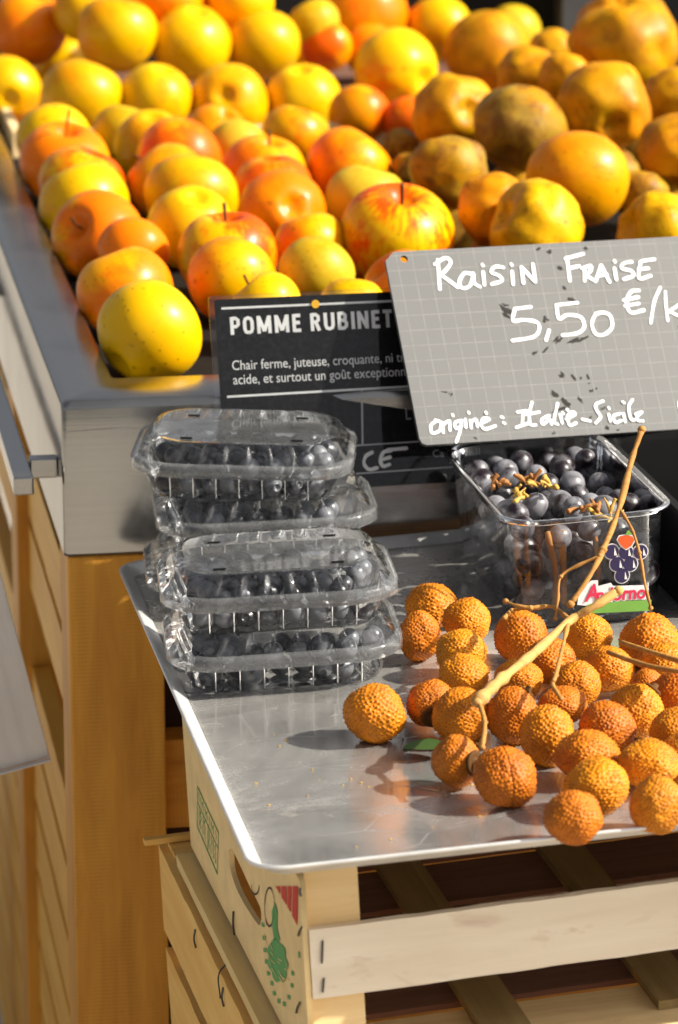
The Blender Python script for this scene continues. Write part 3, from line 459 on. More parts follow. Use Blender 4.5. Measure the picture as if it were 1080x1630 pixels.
# ------------------------------------------------------------------ aluminium tray
TP, TX, TY, TN = TRAY; MTRAY = frame(TP, TX, TY, TN); TW = .62; TL_ = TRAYLEN
def trect(i, z, r):
    return [(TW/2+x, TL_/2+y, z) for x, y in rrect(TW-2*i, TL_-2*i, r, 8)]
v, f = loft([trect(.012,0,.012), trect(.0105,.0003,.013), trect(.009,.0012,.014), trect(.003,.0065,.018), trect(.0015,.0073,.019), trect(.0003,.0072,.02), trect(0,.0062,.02), trect(.001,.0052,.019), trect(.0035,.0048,.018), trect(.0102,-.0008,.013), trect(.012,-.0016,.012)], True, True)
f = [q[::-1] for q in f]
tray = mk('serving_tray', v, f, MT['alu'], None, MTRAY, True); tray.data.materials.append(MT['alu_rim'])
for p_ in tray.data.polygons:
    if len(p_.vertices) == 4 and 32*2 <= min(p_.vertices) < 32*9: p_.material_index = 1
tag(tray, 'shallow scuffed aluminium tray holding the lychees, berry boxes and grapes', 'tray')

# ------------------------------------------------------------------ crates under the tray
def plane_poly(name, pts, mat, parent, fn, th=0):
    v = [fn(p) for p in pts]; return mk(name, v, [tuple(range(len(v)))], mat, parent)
CP, CXv, CYv, CNv = CRATE; MC = frame(CP, CXv, CYv, CNv)
CRW, CRD = .50, .357
up = empty('fruit_crate', MC); tag(up, 'upper fruit crate with whitewashed front slat and printed card side, under the tray', 'crate')
def tri_post(x, y, sx, sy, z0, z1, mat, par):
    v = [(x,y,z0),(x+sx*.028,y,z0),(x+sx*.028,y+sy*.006,z0),(x+sx*.006,y+sy*.028,z0),(x,y+sy*.028,z0)]
    v += [(a,b,z1) for a,b,_ in v]; n = 5
    f = [tuple(range(n))[::-1], tuple(range(n,2*n))]+[(i,(i+1)%n,(i+1)%n+n,i+n) for i in range(n)]
    if sx*sy < 0: f = [q[::-1] for q in f]
    return mk('corner_post', v, f, mat, par)
for sx, sy in ((1,1),(-1,1),(1,-1),(-1,-1)):
    tri_post(.0032 if sx > 0 else CRW-.0032, .0045 if sy > 0 else CRD-.0045, sx, sy, .003, .1165, MT['pale'], up)
box('front_slat', (.0033,-.0008,.0465), (CRW-.003,.0042,.0842), MT['white_wood'], up, rough=.0007, seed=5)
box('back_slat', (.0033,CRD-.0042,.0465), (CRW-.003,CRD,.0842), MT['white_wood'], up, rough=.0007, seed=6)
# printed side panel with a hand hole cut through it
def panel_with_hole(outer, hole, th):
    cu = bpy.data.curves.new('panel', 'CURVE'); cu.dimensions = '2D'; cu.fill_mode = 'BOTH'; cu.extrude = th/2
    for pts in (outer, hole):
        sp = cu.splines.new('POLY'); sp.points.add(len(pts)-1); sp.use_cyclic_u = True
        for q, p in zip(sp.points, pts): q.co = (p[0], p[1], 0, 1)
    o = bpy.data.objects.new('panel', cu); col.objects.link(o)
    me = bpy.data.meshes.new_from_object(o.evaluated_get(bpy.context.evaluated_depsgraph_get())); bpy.data.objects.remove(o); return me
MPAN = frame((.0015,0,0), (0,1,0), (0,0,1), (1,0,0))
hole = [(p.x, p.y) for p in smooth_path([Vector((a,b,0)) for a,b in PRINT['hole']+PRINT['hole'][:1]], 4)][:-1]
card = link('card_side', panel_with_hole([(0,.0),(CRD,.0),(CRD,.112),(0,.112)], hole, .003), MT['card'], up, MPAN)
def on(p, d=.0004): return (p[0], p[1], -.0015-d)
def printed(name, pts, mat): 
    return mk(name, [on(p) for p in pts], [tuple(range(len(pts)))], mat, card)
def outline(name, pts, w, mat, close=True):
    P = list(pts)+([pts[0]] if close else []); V = []
    for a, b in zip(P[:-1], P[1:]): V.append(ribbon([a, b], w, -.0019, 6))
    return mk(name, *join_vf(V), mat, card)
outline('stamp_frame', PRINT['stamp'], .0013, MT['green_ink']); outline('stamp_rule', PRINT['stamp_mid'], .0011, MT['green_ink'], False); outline('stamp_rule', PRINT['stamp_v'], .0011, MT['green_ink'], False)
rnd = random.Random(3)
s4 = PRINT['stamp']; marks = []
for row, (t0, t1) in enumerate(((.10,.26),(.45,.62),(.68,.85))):
    for i in range(9):
        u0 = .07+i*.1+rnd.uniform(-.01,.01)
        if row and i in (4,): continue
        def bl(u_, t_): 
            a = [s4[0][k]+(s4[1][k]-s4[0][k])*u_ for k in (0,1)]; b = [s4[3][k]+(s4[2][k]-s4[3][k])*u_ for k in (0,1)]
            return (a[0]+(b[0]-a[0])*t_, a[1]+(b[1]-a[1])*t_)
        marks.append(ribbon([bl(u0,t0), bl(u0+rnd.uniform(-.03,.04),(t0+t1)/2), bl(u0+.03,t1)], .0014, -.0019, 6))
mk('stamp_marks', *join_vf(marks), MT['green_ink'], card)
for q in PRINT['red']: printed('red_print', q, MT['red_ink'])
outline('black_loop', PRINT['loop'], .0011, MT['black_ink']); outline('black_loop', PRINT['loop2'], .0011, MT['black_ink'], False)
printed('fruit_print', PRINT['fruit'], MT['green_ink']); printed('leaf_print', PRINT['leaf'], MT['green_ink'])
cxm = sum(p[0] for p in PRINT['fruit'])/len(PRINT['fruit']); cym = sum(p[1] for p in PRINT['fruit'])/len(PRINT['fruit'])
hatch = []
for i in range(26):
    a = (cxm+rnd.uniform(-.035,.035), cym+rnd.uniform(-.011,.011)); hatch.append(ribbon([a,(a[0]+rnd.uniform(.004,.011),a[1]+rnd.uniform(-.003,.003))], .0006, -.0023, 5))
mk('print_scratches', *join_vf(hatch), MT['card'], card)
for q in PRINT['dots']+[PRINT['green_tick']]: printed('ring_letter', q, MT['green_ink'])
for a, b in PRINT['staples']:
    v, f = tube([(a[0],a[1],-.0022),((a[0]+b[0])/2,(a[1]+b[1])/2,-.0026),(b[0],b[1],-.0022)], .0006, 6); mk('staple', v, f, MT['wire'], card)
box('card_side', (CRW-.003,0,0), (CRW,CRD,.112), MT['card'], up, bev=.0003)
for x0, x1, z0, z1 in ((.010,.0104,.066,.078),(.0095,.0099,.050,.0575)):
    v, f = tube([(x0,-.0014,z1),(x1-.0015,-.0016,z0)], .0006, 6); mk('staple', v, f, MT['wire'], up)
for i in range(5): box('floor_board', (.0335,.006+i*.0705,-.004), (CRW-.0335,.006+i*.0705+.060,-.0008), MT['pale' if i == 0 else 'red_wood'], up, rough=.0005, seed=i+40)
for x in (.098, .196, .32, .42): box('floor_batten', (x,.012 if x != .196 else .03,-.0006), (x+.026,CRD-.012,.0045), MT['olive_wood'], up, axis=1, rough=.0004, seed=int(x*100))
for x in (-.0095, CRW-.0215): box('bottom_batten', (x,.0,-.0122), (x+.0255,CRD,-.0042), MT['tan_batten'], up, axis=1, rough=.0005, seed=9)
# lower crates
def lower_crate(M, label):
    c = empty('slatted_crate', M); tag(c, label, 'crate', 'slatted crates stacked under the tray')
    H = .133; W = .52; D = .432
    for sx, sy in ((1,1),(-1,1),(1,-1),(-1,-1)): tri_post(.0052 if sx > 0 else W-.0052, .0052 if sy > 0 else D-.0052, sx, sy, 0, H, MT['yellow_wood'], c)
    for z0, z1 in ((.004,.060),(.072,.129)):
        for x in (0, W-.005): box('side_slat', (x,.0,z0), (x+.005,D,z1), MT['yellow_wood'], c, axis=1, rough=.0009, seed=int(z0*900+x*10))
        for y in (-.0002, D-.0048): box('end_slat', (.0052,y,z0), (W-.0052,y+.005,z1), MT['yellow_wood'], c, rough=.0009, seed=int(z0*700+y*10))
    for i in range(5): box('floor_board', (.034,.012+i*.076,.0), (W-.034,.012+i*.076+.064,.0035), MT['pale'], c, rough=.0005, seed=60+i)
    for y in (.05, .13, .21, .30):
        v, f = tube([(-.0004,y,.124),(-.0014,y+.0005,.118),(-.0006,y+.001,.112)], .0006, 6); mk('staple', v, f, MT['wire'], c)
    return c
ML = MC @ T(-.0125,-.022,-.1462)
names = ['yellow slatted crate stacked directly beneath the printed upper crate', 'second yellow slatted crate down, just showing at the bottom edge', 'third slatted crate down in the stack under the tray', 'fourth slatted crate down in the stack under the tray', 'lowest slatted crate of the stack, on the paving']
for i in range(5):
    c = lower_crate(ML @ T(-.002*i,.003*i,-.1345*i), names[i])
    if i == 0:
        # wire loops stapling its lid batten, and the thin stick that pokes out at the back
        for y in (.215, .10):
            v, f = tube([(.022,y+.002,.1345),(.010,y+.003,.137),(-.0012,y,.131),(-.0022,y-.004,.117)], .0005, 6); mk('wire_loop', v, f, MT['wire'], c)
        pass
        box('end_stick', (-.010,.420,.134), (.05,.426,.1375), MT['yellow_wood'], c, rough=.0004, seed=78)

# ------------------------------------------------------------------ crates on the counter
ac = empty('apple_crate', T(.05,1.085,.9287)); tag(ac, 'low wooden crate on the counter holding the pile of yellow apples', 'crate')
box('front_board', (0,-.010,.0), (.62,-.002,.024), MT['pale'], ac, rough=.0006, seed=91)
box('side_board', (.0,-.0015,.0), (.008,.54,.024), MT['pale'], ac, axis=1, rough=.0006, seed=92)
box('side_board', (.612,-.0015,.0), (.62,.54,.024), MT['pale'], ac, axis=1, rough=.0006, seed=93)
box('floor_board', (.0085,-.0012,.0), (.6115,.54,.003), MT['red_wood'], ac)
# ------------------------------------------------------------------ apples and russet fruit
BR = .034; GROW = 1.05
def apple_mesh(seed, lump=0.0, squash=.94, cav=.40, taper=.07, lobe=.03):
    rnd = random.Random(seed); n, m = 44, 30; off = Vector((seed*7.3, 1.1, 2.2)); rings = []
    for i in range(1, m):
        t = math.pi*i/m; ring = []
        for j in range(n):
            ph = 2*math.pi*j/n; r_ = math.sin(t)*(1+taper*math.cos(t)); z = math.cos(t)*squash
            if t < math.pi/2: z -= cav*math.exp(-(r_/.27)**2)
            else: z += .22*math.exp(-(r_/.24)**2); r_ *= 1+lobe*math.cos(5*ph+seed)*(-math.cos(t))
            d = Vector((r_*math.cos(ph), r_*math.sin(ph), z))
            k = 1+(.035+lump*.5)*noise.noise(d*1.1+off)+lump*.55*noise.noise(d*2.3+off)
            ring.append(d*k*BR)
        rings.append(ring)
    v, f = loft(rings, True, True); f = [q[::-1] for q in f]
    me = bpy.data.meshes.new('apple'); me.from_pydata([tuple(p) for p in v], [], f); me.shade_smooth(); return me
SHAPES = [apple_mesh(s) for s in range(4)]
RSHAPES = [apple_mesh(10+s, .13, .92, .34, .02, .05) for s in range(4)]
LSHAPES = [apple_mesh(30+s, .17, .88, .30, .05, .10) for s in range(3)]
_fm = {}
def with_mat(me, key):
    k = (me.name, key)
    if k not in _fm: c = me.copy(); c.materials.clear(); c.materials.append(FR[key]); _fm[k] = c
    return _fm[k]
v, f = tube([(0,0,.46*BR),(.03*BR,.02*BR,.75*BR),(.12*BR,.05*BR,1.08*BR)], .03*BR, 7, .042*BR); stem_me = mk('stem', v, f, MT['stem'], smooth=True); STEM = stem_me.data; bpy.data.objects.remove(stem_me)
v, f = tube([(0,0,.46*BR),(.05*BR,.03*BR,.9*BR),(.35*BR,.1*BR,1.45*BR)], .022*BR, 7, .032*BR); o = mk('stem', v, f, MT['stem'], smooth=True); STEM_L = o.data; bpy.data.objects.remove(o)
parts = [lathe([(0,-.70*BR),(.09*BR,-.70*BR),(.11*BR,-.64*BR),(.05*BR,-.60*BR),(0,-.6*BR)], 12)]
for i in range(5):
    a = 2*math.pi*i/5; c_, s_ = math.cos(a), math.sin(a)
    parts.append(([(c_*.05*BR-s_*.05*BR, s_*.05*BR+c_*.05*BR, -.69*BR), (c_*.05*BR+s_*.05*BR, s_*.05*BR-c_*.05*BR, -.69*BR), (c_*.17*BR, s_*.17*BR, -.78*BR)], [(0,1,2)]))
o = mk('calyx', *join_vf(parts), MT['calyx']); CALYX = o.data; bpy.data.objects.remove(o)
def put_fruit(name, cat, p, kind, label, group, shapes, axis, seed, longstem=False, stem=True, calyx=True):
    rnd = random.Random(seed)
    me = with_mat(shapes[seed % len(shapes)], kind); o = bpy.data.objects.new(name, me); col.objects.link(o)
    if axis is None:
        a = rnd.uniform(0, 2*math.pi); t = rnd.uniform(.1, 1.1); axis = (math.sin(t)*math.cos(a), math.sin(t)*math.sin(a)+.25, math.cos(t))
    o.matrix_local = T(*p[:3]) @ axis_rot(axis, rnd.uniform(0, 6.28)) @ Matrix.Scale(p[3]/BR*GROW, 4)
    tag(o, label, cat, group)
    if stem: link('stem', STEM_L if longstem else STEM, None, o)
    if calyx: link('calyx', CALYX, None, o)
    return o
APPLE_LABELS = ['yellow apple at the front left corner of the steel basin, nearest the camera','orange apple just behind the yellow one at the basin corner','small orange-brown apple behind the second apple of the left row','yellow and orange apple with a long thin stem beside the left rim','bright yellow apple fifth back along the left rim','reddish apple half hidden behind the fifth apple of the left rim','deep orange apple with a stem line on top at the left rim','pale yellow apple behind the deep orange one, last along the left rim',
 'orange-yellow apple right behind the left end of the black sign','red and yellow apple with its stem up in the second row','yellow apple with its dry blossom end up, behind the red one','smooth yellow apple in the middle of the basin','yellow apple left of the smooth yellow one, mid basin','red-topped orange apple in the rear half of the basin','yellow apple with dark blossom end near the back of the basin','dull yellow apple tucked at the back left of the basin','small orange apple at the back below the yellow pile','orange apple with a short dark stem, right of basin centre','reddish apple squeezed behind the bruised orange apple','orange apple with a brown bruise patch near the basin centre','orange-yellow apple left of the large striped apple','dull yellow apple in shade just above the black sign','yellow apple peeking over the left part of the black sign','yellow apple peeking over the black sign beside the grey board','orange apple at the back right of the basin','olive yellow apple behind the large striped apple','large red-striped apple with stem up beside the grey price board','greenish yellow apple hidden between the orange ones at the back','yellow-red apple at the back below the right end of the yellow pile','orange apple hidden behind the top left of the grey board']
APPLE_AX = {0:(.75,.45,.6),3:(-.55,-.55,.35),6:(.02,-.25,.95),9:(-.02,-.05,1),10:(-.1,.45,-.9),14:(0,.35,-.95),17:(.2,-.15,.95),26:(.06,-.28,.95),19:(-.1,.9,-.35),1:(-.3,.3,.9),4:(-.3,.3,.8),11:(.2,.4,.85)}
LONG = {3,6}
for i, p in enumerate(APPLES):
    put_fruit('apple', 'apple', p, p[4], APPLE_LABELS[i], 'apples in the steel basin', SHAPES, APPLE_AX.get(i), 100+i, i in LONG, stem=i in (3,6,9,17,26,12,22))
YELLOW_LABELS = ['yellow apple at the left picture edge showing its dark blossom end','orange apple in the top left corner of the picture','leftmost yellow apple of the front row in the yellow pile','second yellow apple of the front row in the yellow pile','third apple of the pile front row, dark spot near its top','rightmost yellow apple of the pile front row','leftmost large yellow apple of the upper row in the pile','middle yellow apple of the upper row in the pile','right yellow apple of the upper row in the pile','yellow apple in the gap left of the upper row','small yellow apple showing right of the upper row','yellow apple behind the leftmost of the upper row','orange apple at the top edge behind the upper row','yellow apple at the top edge behind the upper row right apple','dull yellow apple at the right end of the yellow pile','orange apple at the top edge, centre of the yellow pile']
YAX = {0:(.0,1,.12),4:(.25,.9,-.35)}
for i, p in enumerate(YELLOWS):
    put_fruit('apple', 'apple', p, p[4], YELLOW_LABELS[i], 'yellow apples piled in the rear crate', SHAPES, YAX.get(i, (random.Random(i).uniform(-.4,.4), .25, -.8 if i % 2 else .8)), 200+i, stem=False, calyx=i in (0,4))
MID_LABELS = ['big orange apple at the top edge right of the yellow pile','yellow apple with a round red blush patch, centre top','orange-yellow apple behind the red-patched one','bright yellow apple near the top edge, right of centre','dull orange-yellow apple between bright yellow one and russet pile','olive yellow apple at the top in front of the added black backdrop','red-orange apple in place of a paper-like scrap low behind the crate board, left','red-orange apple in place of a paper-like scrap low behind the crate board, right','red-orange apple in the gap beside the yellow pile end']  # the two low red-orange apples stand in for paper-like scraps
MAX_ = {1:(-.55,.75,.1)}
for i, p in enumerate(MIDDLES):
    put_fruit('apple', 'apple', p, p[4], MID_LABELS[i], 'mixed apples behind the basin', SHAPES, MAX_.get(i, (.2,.7,.7)), 300+i, stem=False, calyx=i < 3)
RUS_LABELS = ['large lumpy orange fruit topping the russet pile at upper right','russet fruit with a dark blossom pit facing the camera','dark olive-brown russet fruit in the middle of the pile','russet fruit with a shaded pit at the left of the pile','dull brown russet fruit above the striped apple','smooth bright orange fruit in front of the russet pile','small tan russet fruit with a deep dark pit','knobbly yellow fruit behind the top edge of the grey board','knobbly yellow fruit above the right end of the grey board','orange russet fruit cut by the right picture edge','russet fruit at the right edge beneath the large lumpy one','tan russet fruit at the back left of the lumpy one','small russet fruit wedged below the lumpy one','small orange russet fruit high at the back','upper of two small knobbly olive fruits left of the pile','lower of two small knobbly olive fruits left of the pile','dark shaded fruit between the orange one and right edge']
RAX = {0:(.1,.3,-.95),1:(0,.95,.30),3:(-.25,.9,-.25),6:(-.12,1,-.12),5:(.2,.5,.85),7:(-.9,-.25,.4),8:(-.9,-.2,.3),2:(.4,.7,.5)}
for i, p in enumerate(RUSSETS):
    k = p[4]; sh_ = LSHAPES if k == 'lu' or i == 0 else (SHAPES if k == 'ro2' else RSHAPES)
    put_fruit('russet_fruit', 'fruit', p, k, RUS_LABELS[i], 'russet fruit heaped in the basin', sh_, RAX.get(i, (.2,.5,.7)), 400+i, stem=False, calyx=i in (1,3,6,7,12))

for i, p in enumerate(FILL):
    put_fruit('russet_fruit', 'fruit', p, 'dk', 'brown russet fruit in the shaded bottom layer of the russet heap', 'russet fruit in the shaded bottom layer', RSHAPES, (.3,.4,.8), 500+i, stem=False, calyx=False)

# ------------------------------------------------------------------ black printed apple sign in a clear sleeve
PP, PU, PV, PN = POMME; MP = frame(PP, PU, PV, PN)
ps = empty('apple_sign', MP); tag(ps, 'black printed apple sign in a clear sleeve leaning on the basin front', 'sign')
def card_rect(x0, y0, x1, y1, z, r=.002): return [((x0+x1)/2+x, (y0+y1)/2+y, z) for x, y in rrect(x1-x0, y1-y0, r, 5)]
v, f = loft([card_rect(.0042,.0005,.1868,.1262,-.0016), card_rect(.0042,.0005,.1868,.1262,-.0006)], True, True); cardo = mk('black_card', v, f, MT['black_card'], ps)
v, f = loft([card_rect(.0005,-.0035,.1905,.1285,-.0020), card_rect(.0005,-.0035,.1905,.1285,.0002)], True, True); mk('sleeve', v, f, MT['sleeve'], ps)
Z0 = -.0004
def rule(x0, y0, x1, y1, w, mat='sign_white', par=None): 
    return mk('rule', [(x0,y0-w/2,Z0),(x1,y1-w/2,Z0),(x1,y1+w/2,Z0),(x0,y0+w/2,Z0)], [(0,1,2,3)], MT[mat], par or cardo)
rule(.0086,.1204,.182,.1199,.0014); rule(.0084,.0635,.182,.0644,.0014); rule(.0065,.0270,.182,.0285,.0010, 'sign_grey'); rule(.0065,.0086,.1765,.0106,.0010, 'sign_grey')
mk('rule', [(.0945,.0283,Z0),(.0957,.0283,Z0),(.0977,.0633,Z0),(.0965,.0633,Z0)], [(0,1,2,3)], MT['sign_grey'], cardo)
BOLD = {'P':(.50,[[(.09,0),(.09,1)],[(.09,.92),(.30,.92),(.41,.82),(.41,.56),(.30,.46),(.09,.46)]]),'O':(.56,[[(.28,.08),(.14,.14),(.09,.3),(.09,.7),(.14,.86),(.28,.92),(.42,.86),(.47,.7),(.47,.3),(.42,.14),(.28,.08)]]),
 'M':(.74,[[(.09,0),(.09,1)],[(.65,0),(.65,1)],[(.11,.95),(.37,.12)],[(.63,.95),(.37,.12)]]),'E':(.46,[[(.09,0),(.09,1)],[(.09,.92),(.43,.92)],[(.09,.52),(.39,.52)],[(.09,.08),(.43,.08)]]),
 'R':(.54,[[(.09,0),(.09,1)],[(.09,.92),(.30,.92),(.41,.82),(.41,.60),(.30,.50),(.09,.50)],[(.28,.50),(.44,0)]]),'U':(.56,[[(.09,1),(.09,.3),(.14,.14),(.28,.08),(.42,.14),(.47,.3),(.47,1)]]),
 'B':(.54,[[(.09,0),(.09,1)],[(.09,.92),(.30,.92),(.40,.83),(.40,.63),(.30,.53),(.09,.53)],[(.28,.53),(.39,.48),(.45,.36),(.43,.18),(.32,.08),(.09,.08)]]),'I':(.20,[[(.10,0),(.10,1)]]),'N':(.58,[[(.09,0),(.09,1)],[(.49,0),(.49,1)],[(.10,.95),(.48,.05)]]),'T':(.46,[[(.23,0),(.23,1)],[(.0,.92),(.46,.92)]]),' ':(.20,[])}
def flat_stroke(P, w, z):
    P = [Vector(p) for p in P]; A, B = [], []
    for i, p in enumerate(P):
        d = (P[min(i+1, len(P)-1)]-P[max(i-1, 0)]).normalized(); nn_ = Vector((-d.y, d.x))*w/2; A.append(p+nn_); B.append(p-nn_)
    n = len(P); return [(p.x,p.y,z) for p in A+B], [(i+n,i+n+1,i+1,i) for i in range(n-1)]
tt = []; cx_ = .0136; kH = .0114; kk_ = 0
for ch in 'POMME RUBINETTE':
    w_, sts = BOLD[ch]
    for st in sts: tt.append(flat_stroke([(cx_+x*kH*1.12, .1031+y*kH) for x, y in st], .0023, Z0+.00001*(kk_ % 6))); kk_ += 1
    cx_ += (w_+.10)*kH*1.215
mk('title', *join_vf(tt), MT['sign_white'], cardo)
mk('description', *join_vf([text_vf('Chair ferme, juteuse, croquante, ni trop', .0131, .0804, .1215, .0063, .001, Z0), text_vf('acide, et surtout un goût exceptionnel', .0131, .0712, .1190, .0063, .001, Z0)]), MT['sign_white'], cardo)
mk('origin_line', *text_vf('L', .1250, .0427, .0035, .0075, 0, Z0), MT['sign_grey'], cardo)
mk('category_line', *text_vf('Catégorie II', .1412, .0174, .0315, .0048, .0, Z0), MT['sign_grey'], cardo)
mk('chalk_letters', *join_vf([ribbon(s, .0024, Z0) for s in CE]), MT['chalk'], cardo)
v, f = lathe([(0,0),(.0026,0),(.0028,.0003),(.0026,.0006),(0,.0006)], 16); mk('hole_disc', v, f, plain('hole_orange', (.65,.35,.03), .4, .6), ps, T(.0701,.1203,.0002))  # orange disc standing in for the sign's hole with fruit colour behind

# ------------------------------------------------------------------ grey hand-written price board
GP, GU, GV, GN = SIGN; MG = frame(GP, GU, GV, GN); SW, SH = .245, .1350
out = [(.004,0)]+[(SW,0),(SW,SH+.002),(.0065,SH),(0,SH-.006)]+[(0,.005),(.0012,.0015)]
HX, HY = .0128, .1298
pb = link('price_board', panel_with_hole(out, [(HX+.0024*math.cos(a*math.pi/8), HY+.0024*math.sin(a*math.pi/8)) for a in range(16)], .003), MT['grey_sign'], None, MG @ T(0,0,.0015))
tag(pb, 'grey gridded price board with white handwriting, standing above the grape box', 'price board')
def grp(a, b): return join_vf([ribbon(s, w, .00185+.00002*i) for i, (w, s) in enumerate(STROKES[a:b])])
for nm, a, b in (('handwritten_word',0,13),('handwritten_word',13,28),('handwritten_price',28,34),('handwritten_unit',34,43),('handwritten_word',43,56),('handwritten_colon',56,58),('handwritten_word',58,len(STROKES)-1),('handwritten_letter',len(STROKES)-1,len(STROKES))):
    mk(nm, *grp(a, b), MT['chalk'], pb)
rnd = random.Random(8); sm = []
for x, y, l, w, an in SMUDGE:
    a0 = R(an)
    for q in range(3):
        n = 11; cx, cy = x+rnd.uniform(-.3,.3)*l, y+rnd.uniform(-.3,.3)*w; kx, ky = l*rnd.uniform(.15,.5), w*rnd.uniform(.15,.42); pts = []
        for i in range(n):
            t = 2*math.pi*i/n; s_ = rnd.uniform(.45,1.25); px, py = kx*s_*math.cos(t), ky*s_*math.sin(t)
            pts.append((cx+px*math.cos(a0)-py*math.sin(a0), cy+px*math.sin(a0)+py*math.cos(a0), .00165+.00001*q))
        sm.append((pts, [tuple(range(n))]))
tag(mk('smudges', *join_vf(sm), MT['smudge'], pb), kind='stuff')

# ------------------------------------------------------------------ blueberry clamshells
def clam_ring(w, d, r, z, n=30, teeth=0, depth=0, phase=0):
    base = rrect(w, d, r, 6); per = []
    P = base+[base[0]]; L = [0]
    for a, b in zip(P[:-1], P[1:]): L.append(L[-1]+math.dist(a, b))
    N = 264; k = 0
    for i in range(N):
        s = L[-1]*i/N
        while L[k+1] < s: k += 1
        t = (s-L[k])/max(1e-9, L[k+1]-L[k]); x = P[k][0]+(P[k+1][0]-P[k][0])*t; y = P[k][1]+(P[k+1][1]-P[k][1])*t
        if teeth:
            c_ = math.cos(2*math.pi*teeth*i/N+phase) if abs(x) < w/2-r*.8 else -1; m = max(0, min(1, .5+c_*2.2)); q = 1-depth*m/max(.001, math.hypot(x, y)); x, y = x*q, y*q
        per.append((x, y, z))
    return per
base_rings = [clam_ring(.098,.078,.016,.0016), clam_ring(.104,.084,.018,.0002), clam_ring(.1085,.0885,.02,.0000), clam_ring(.1115,.0915,.022,.0022, teeth=33, depth=.0012), clam_ring(.1175,.0975,.024,.0095, teeth=33, depth=.0016), clam_ring(.1215,.1015,.026,.0155, teeth=33, depth=.0012), clam_ring(.1225,.1025,.027,.0165), clam_ring(.1345,.1145,.030,.0168), clam_ring(.1352,.1152,.031,.0175), clam_ring(.1352,.1152,.031,.0195)]
v, f = loft(base_rings, True, False); o = mk('base', v, f, MT['clam'], smooth=True); CL_BASE = o.data; bpy.data.objects.remove(o)
lid_rings = [clam_ring(.1372,.1172,.032,.0168), clam_ring(.1376,.1176,.032,.0182), clam_ring(.1372,.1172,.032,.0230), clam_ring(.1355,.1155,.031,.0245), clam_ring(.1285,.1085,.029,.0248), clam_ring(.1255,.1055,.028,.0262, teeth=28, depth=.003), clam_ring(.1190,.0990,.026,.0318, teeth=28, depth=.0045), clam_ring(.1150,.0940,.025,.0340, teeth=28, depth=.002), clam_ring(.1110,.0900,.024,.0350), clam_ring(.1060,.0850,.022,.0352), clam_ring(.1040,.0830,.021,.0344), clam_ring(.09,.07,.015,.0343)]
v, f = loft(lid_rings[:5], False, False); o = mk('rim_band', v, f, MT['rim'], smooth=True); CL_RIM = o.data; bpy.data.objects.remove(o)
ribs = []
for i in range(7):
    x = -.042+.014*i
    for sy in (-1,1): ribs.append(tube([(x,sy*.0460,.0008),(x,sy*.0494,.0095),(x,sy*.0518,.0160)], .00055, 5))
o = mk('ribs', *join_vf(ribs), MT['rib'], smooth=True); o['kind'] = 'stuff'; CL_RIB = o.data; bpy.data.objects.remove(o)
v, f = loft(lid_rings[9:], False, True); o = mk('lid_top', v, f, MT['lid_top'], smooth=True); CL_TOP = o.data; bpy.data.objects.remove(o)
v, f = loft(lid_rings[4:10], False, False); o = mk('lid', v, f, MT['lid'], smooth=True); CL_LID = o.data; bpy.data.objects.remove(o)
v, f = loft([[(x,y,.0000) for x,y in rrect(.0075,.0022,.001,4)], [(x,y,.0006) for x,y in rrect(.0075,.0022,.001,4)]], True, True); o = mk('vent_slot', v, f, MT['black_plastic']); VENT = o.data; bpy.data.objects.remove(o)  # solid black bar paints the dark of an open vent
prof = [(.0,-.0062),(.0022,-.0060),(.0044,-.0046),(.0061,-.0022),(.0066,.0004),(.0060,.0030),(.0045,.0050),(.0030,.0058),(.0027,.0064),(.0022,.0062),(.0018,.0052),(0,.0050)]
v, f = lathe(prof, 16); o = mk('blueberry', v, f, MT['blueberry'], smooth=True); BERRY = o.data; bpy.data.objects.remove(o)
def clamshell(M, label, seed, full, berry_label):
    c = empty('berry_box', M); tag(c, label, 'berry box', 'clear clamshell boxes of blueberries')
    bs = link('base', CL_BASE, None, c); tag(link('ribs', CL_RIB, None, bs), kind='stuff'); ld = link('lid', CL_LID, None, c); link('rim_band', CL_RIM, None, ld); link('top_panel', CL_TOP, None, ld)
    for x in (-.034,.034):
        for y in (-.030,.026): link('vent_slot', VENT, None, ld, T(x,y,.0346))
    rnd = random.Random(seed)
    def berry(x, y, z):
        b = link('blueberry', BERRY, None, None, M @ T(x,y,z) @ axis_rot((rnd.uniform(-1,1),rnd.uniform(-1,.4),rnd.uniform(-.4,1)), rnd.uniform(0,6.28)) @ Matrix.Scale(rnd.uniform(.86,1.06), 4))
        tag(b, berry_label, 'blueberry', 'blueberries in the clamshell boxes')
    for row in range(6):
        for i in range(8):
            if rnd.random() < .06 or (row > 1 and i > 0): continue
            x = -.0462+.0132*i+(row % 2)*.004+rnd.uniform(-.0012,.0012)
            if abs(x) > .047: continue
            berry(x, -.0368+row*.0130+rnd.uniform(-.0008,.0008), .0076+rnd.uniform(0,.001))
    for row in range(6):
        for i in range(8):
            if rnd.random() < .10 or (not full and row > 1 and i > 1): continue
            x = -.0470+.0134*i+(row % 2)*.0045+rnd.uniform(-.0015,.0015); y = -.0385+row*.0137+rnd.uniform(-.0012,.0012)
            if abs(x) > .0515 or (abs(x) > .044 and abs(y) > .03): continue
            berry(x, y, .0200+rnd.uniform(-.001,.0018))
    return c
def MCL(x, y, z, yaw, tx=0, ty=0): return MTRAY @ T(x,y,z) @ RZ(R(yaw)) @ RX(R(tx)) @ RY(R(ty))
clamshell(MCL(.0720,.339,.0004,-5), 'lower blueberry box of the front pair, resting on the tray', 1, False, 'blueberry in the lower box of the front pair')
clamshell(MCL(.0705,.339,.0350,-5,0,.6), 'upper blueberry box of the front pair, its lid fully visible', 2, True, 'blueberry in the upper box of the front pair')
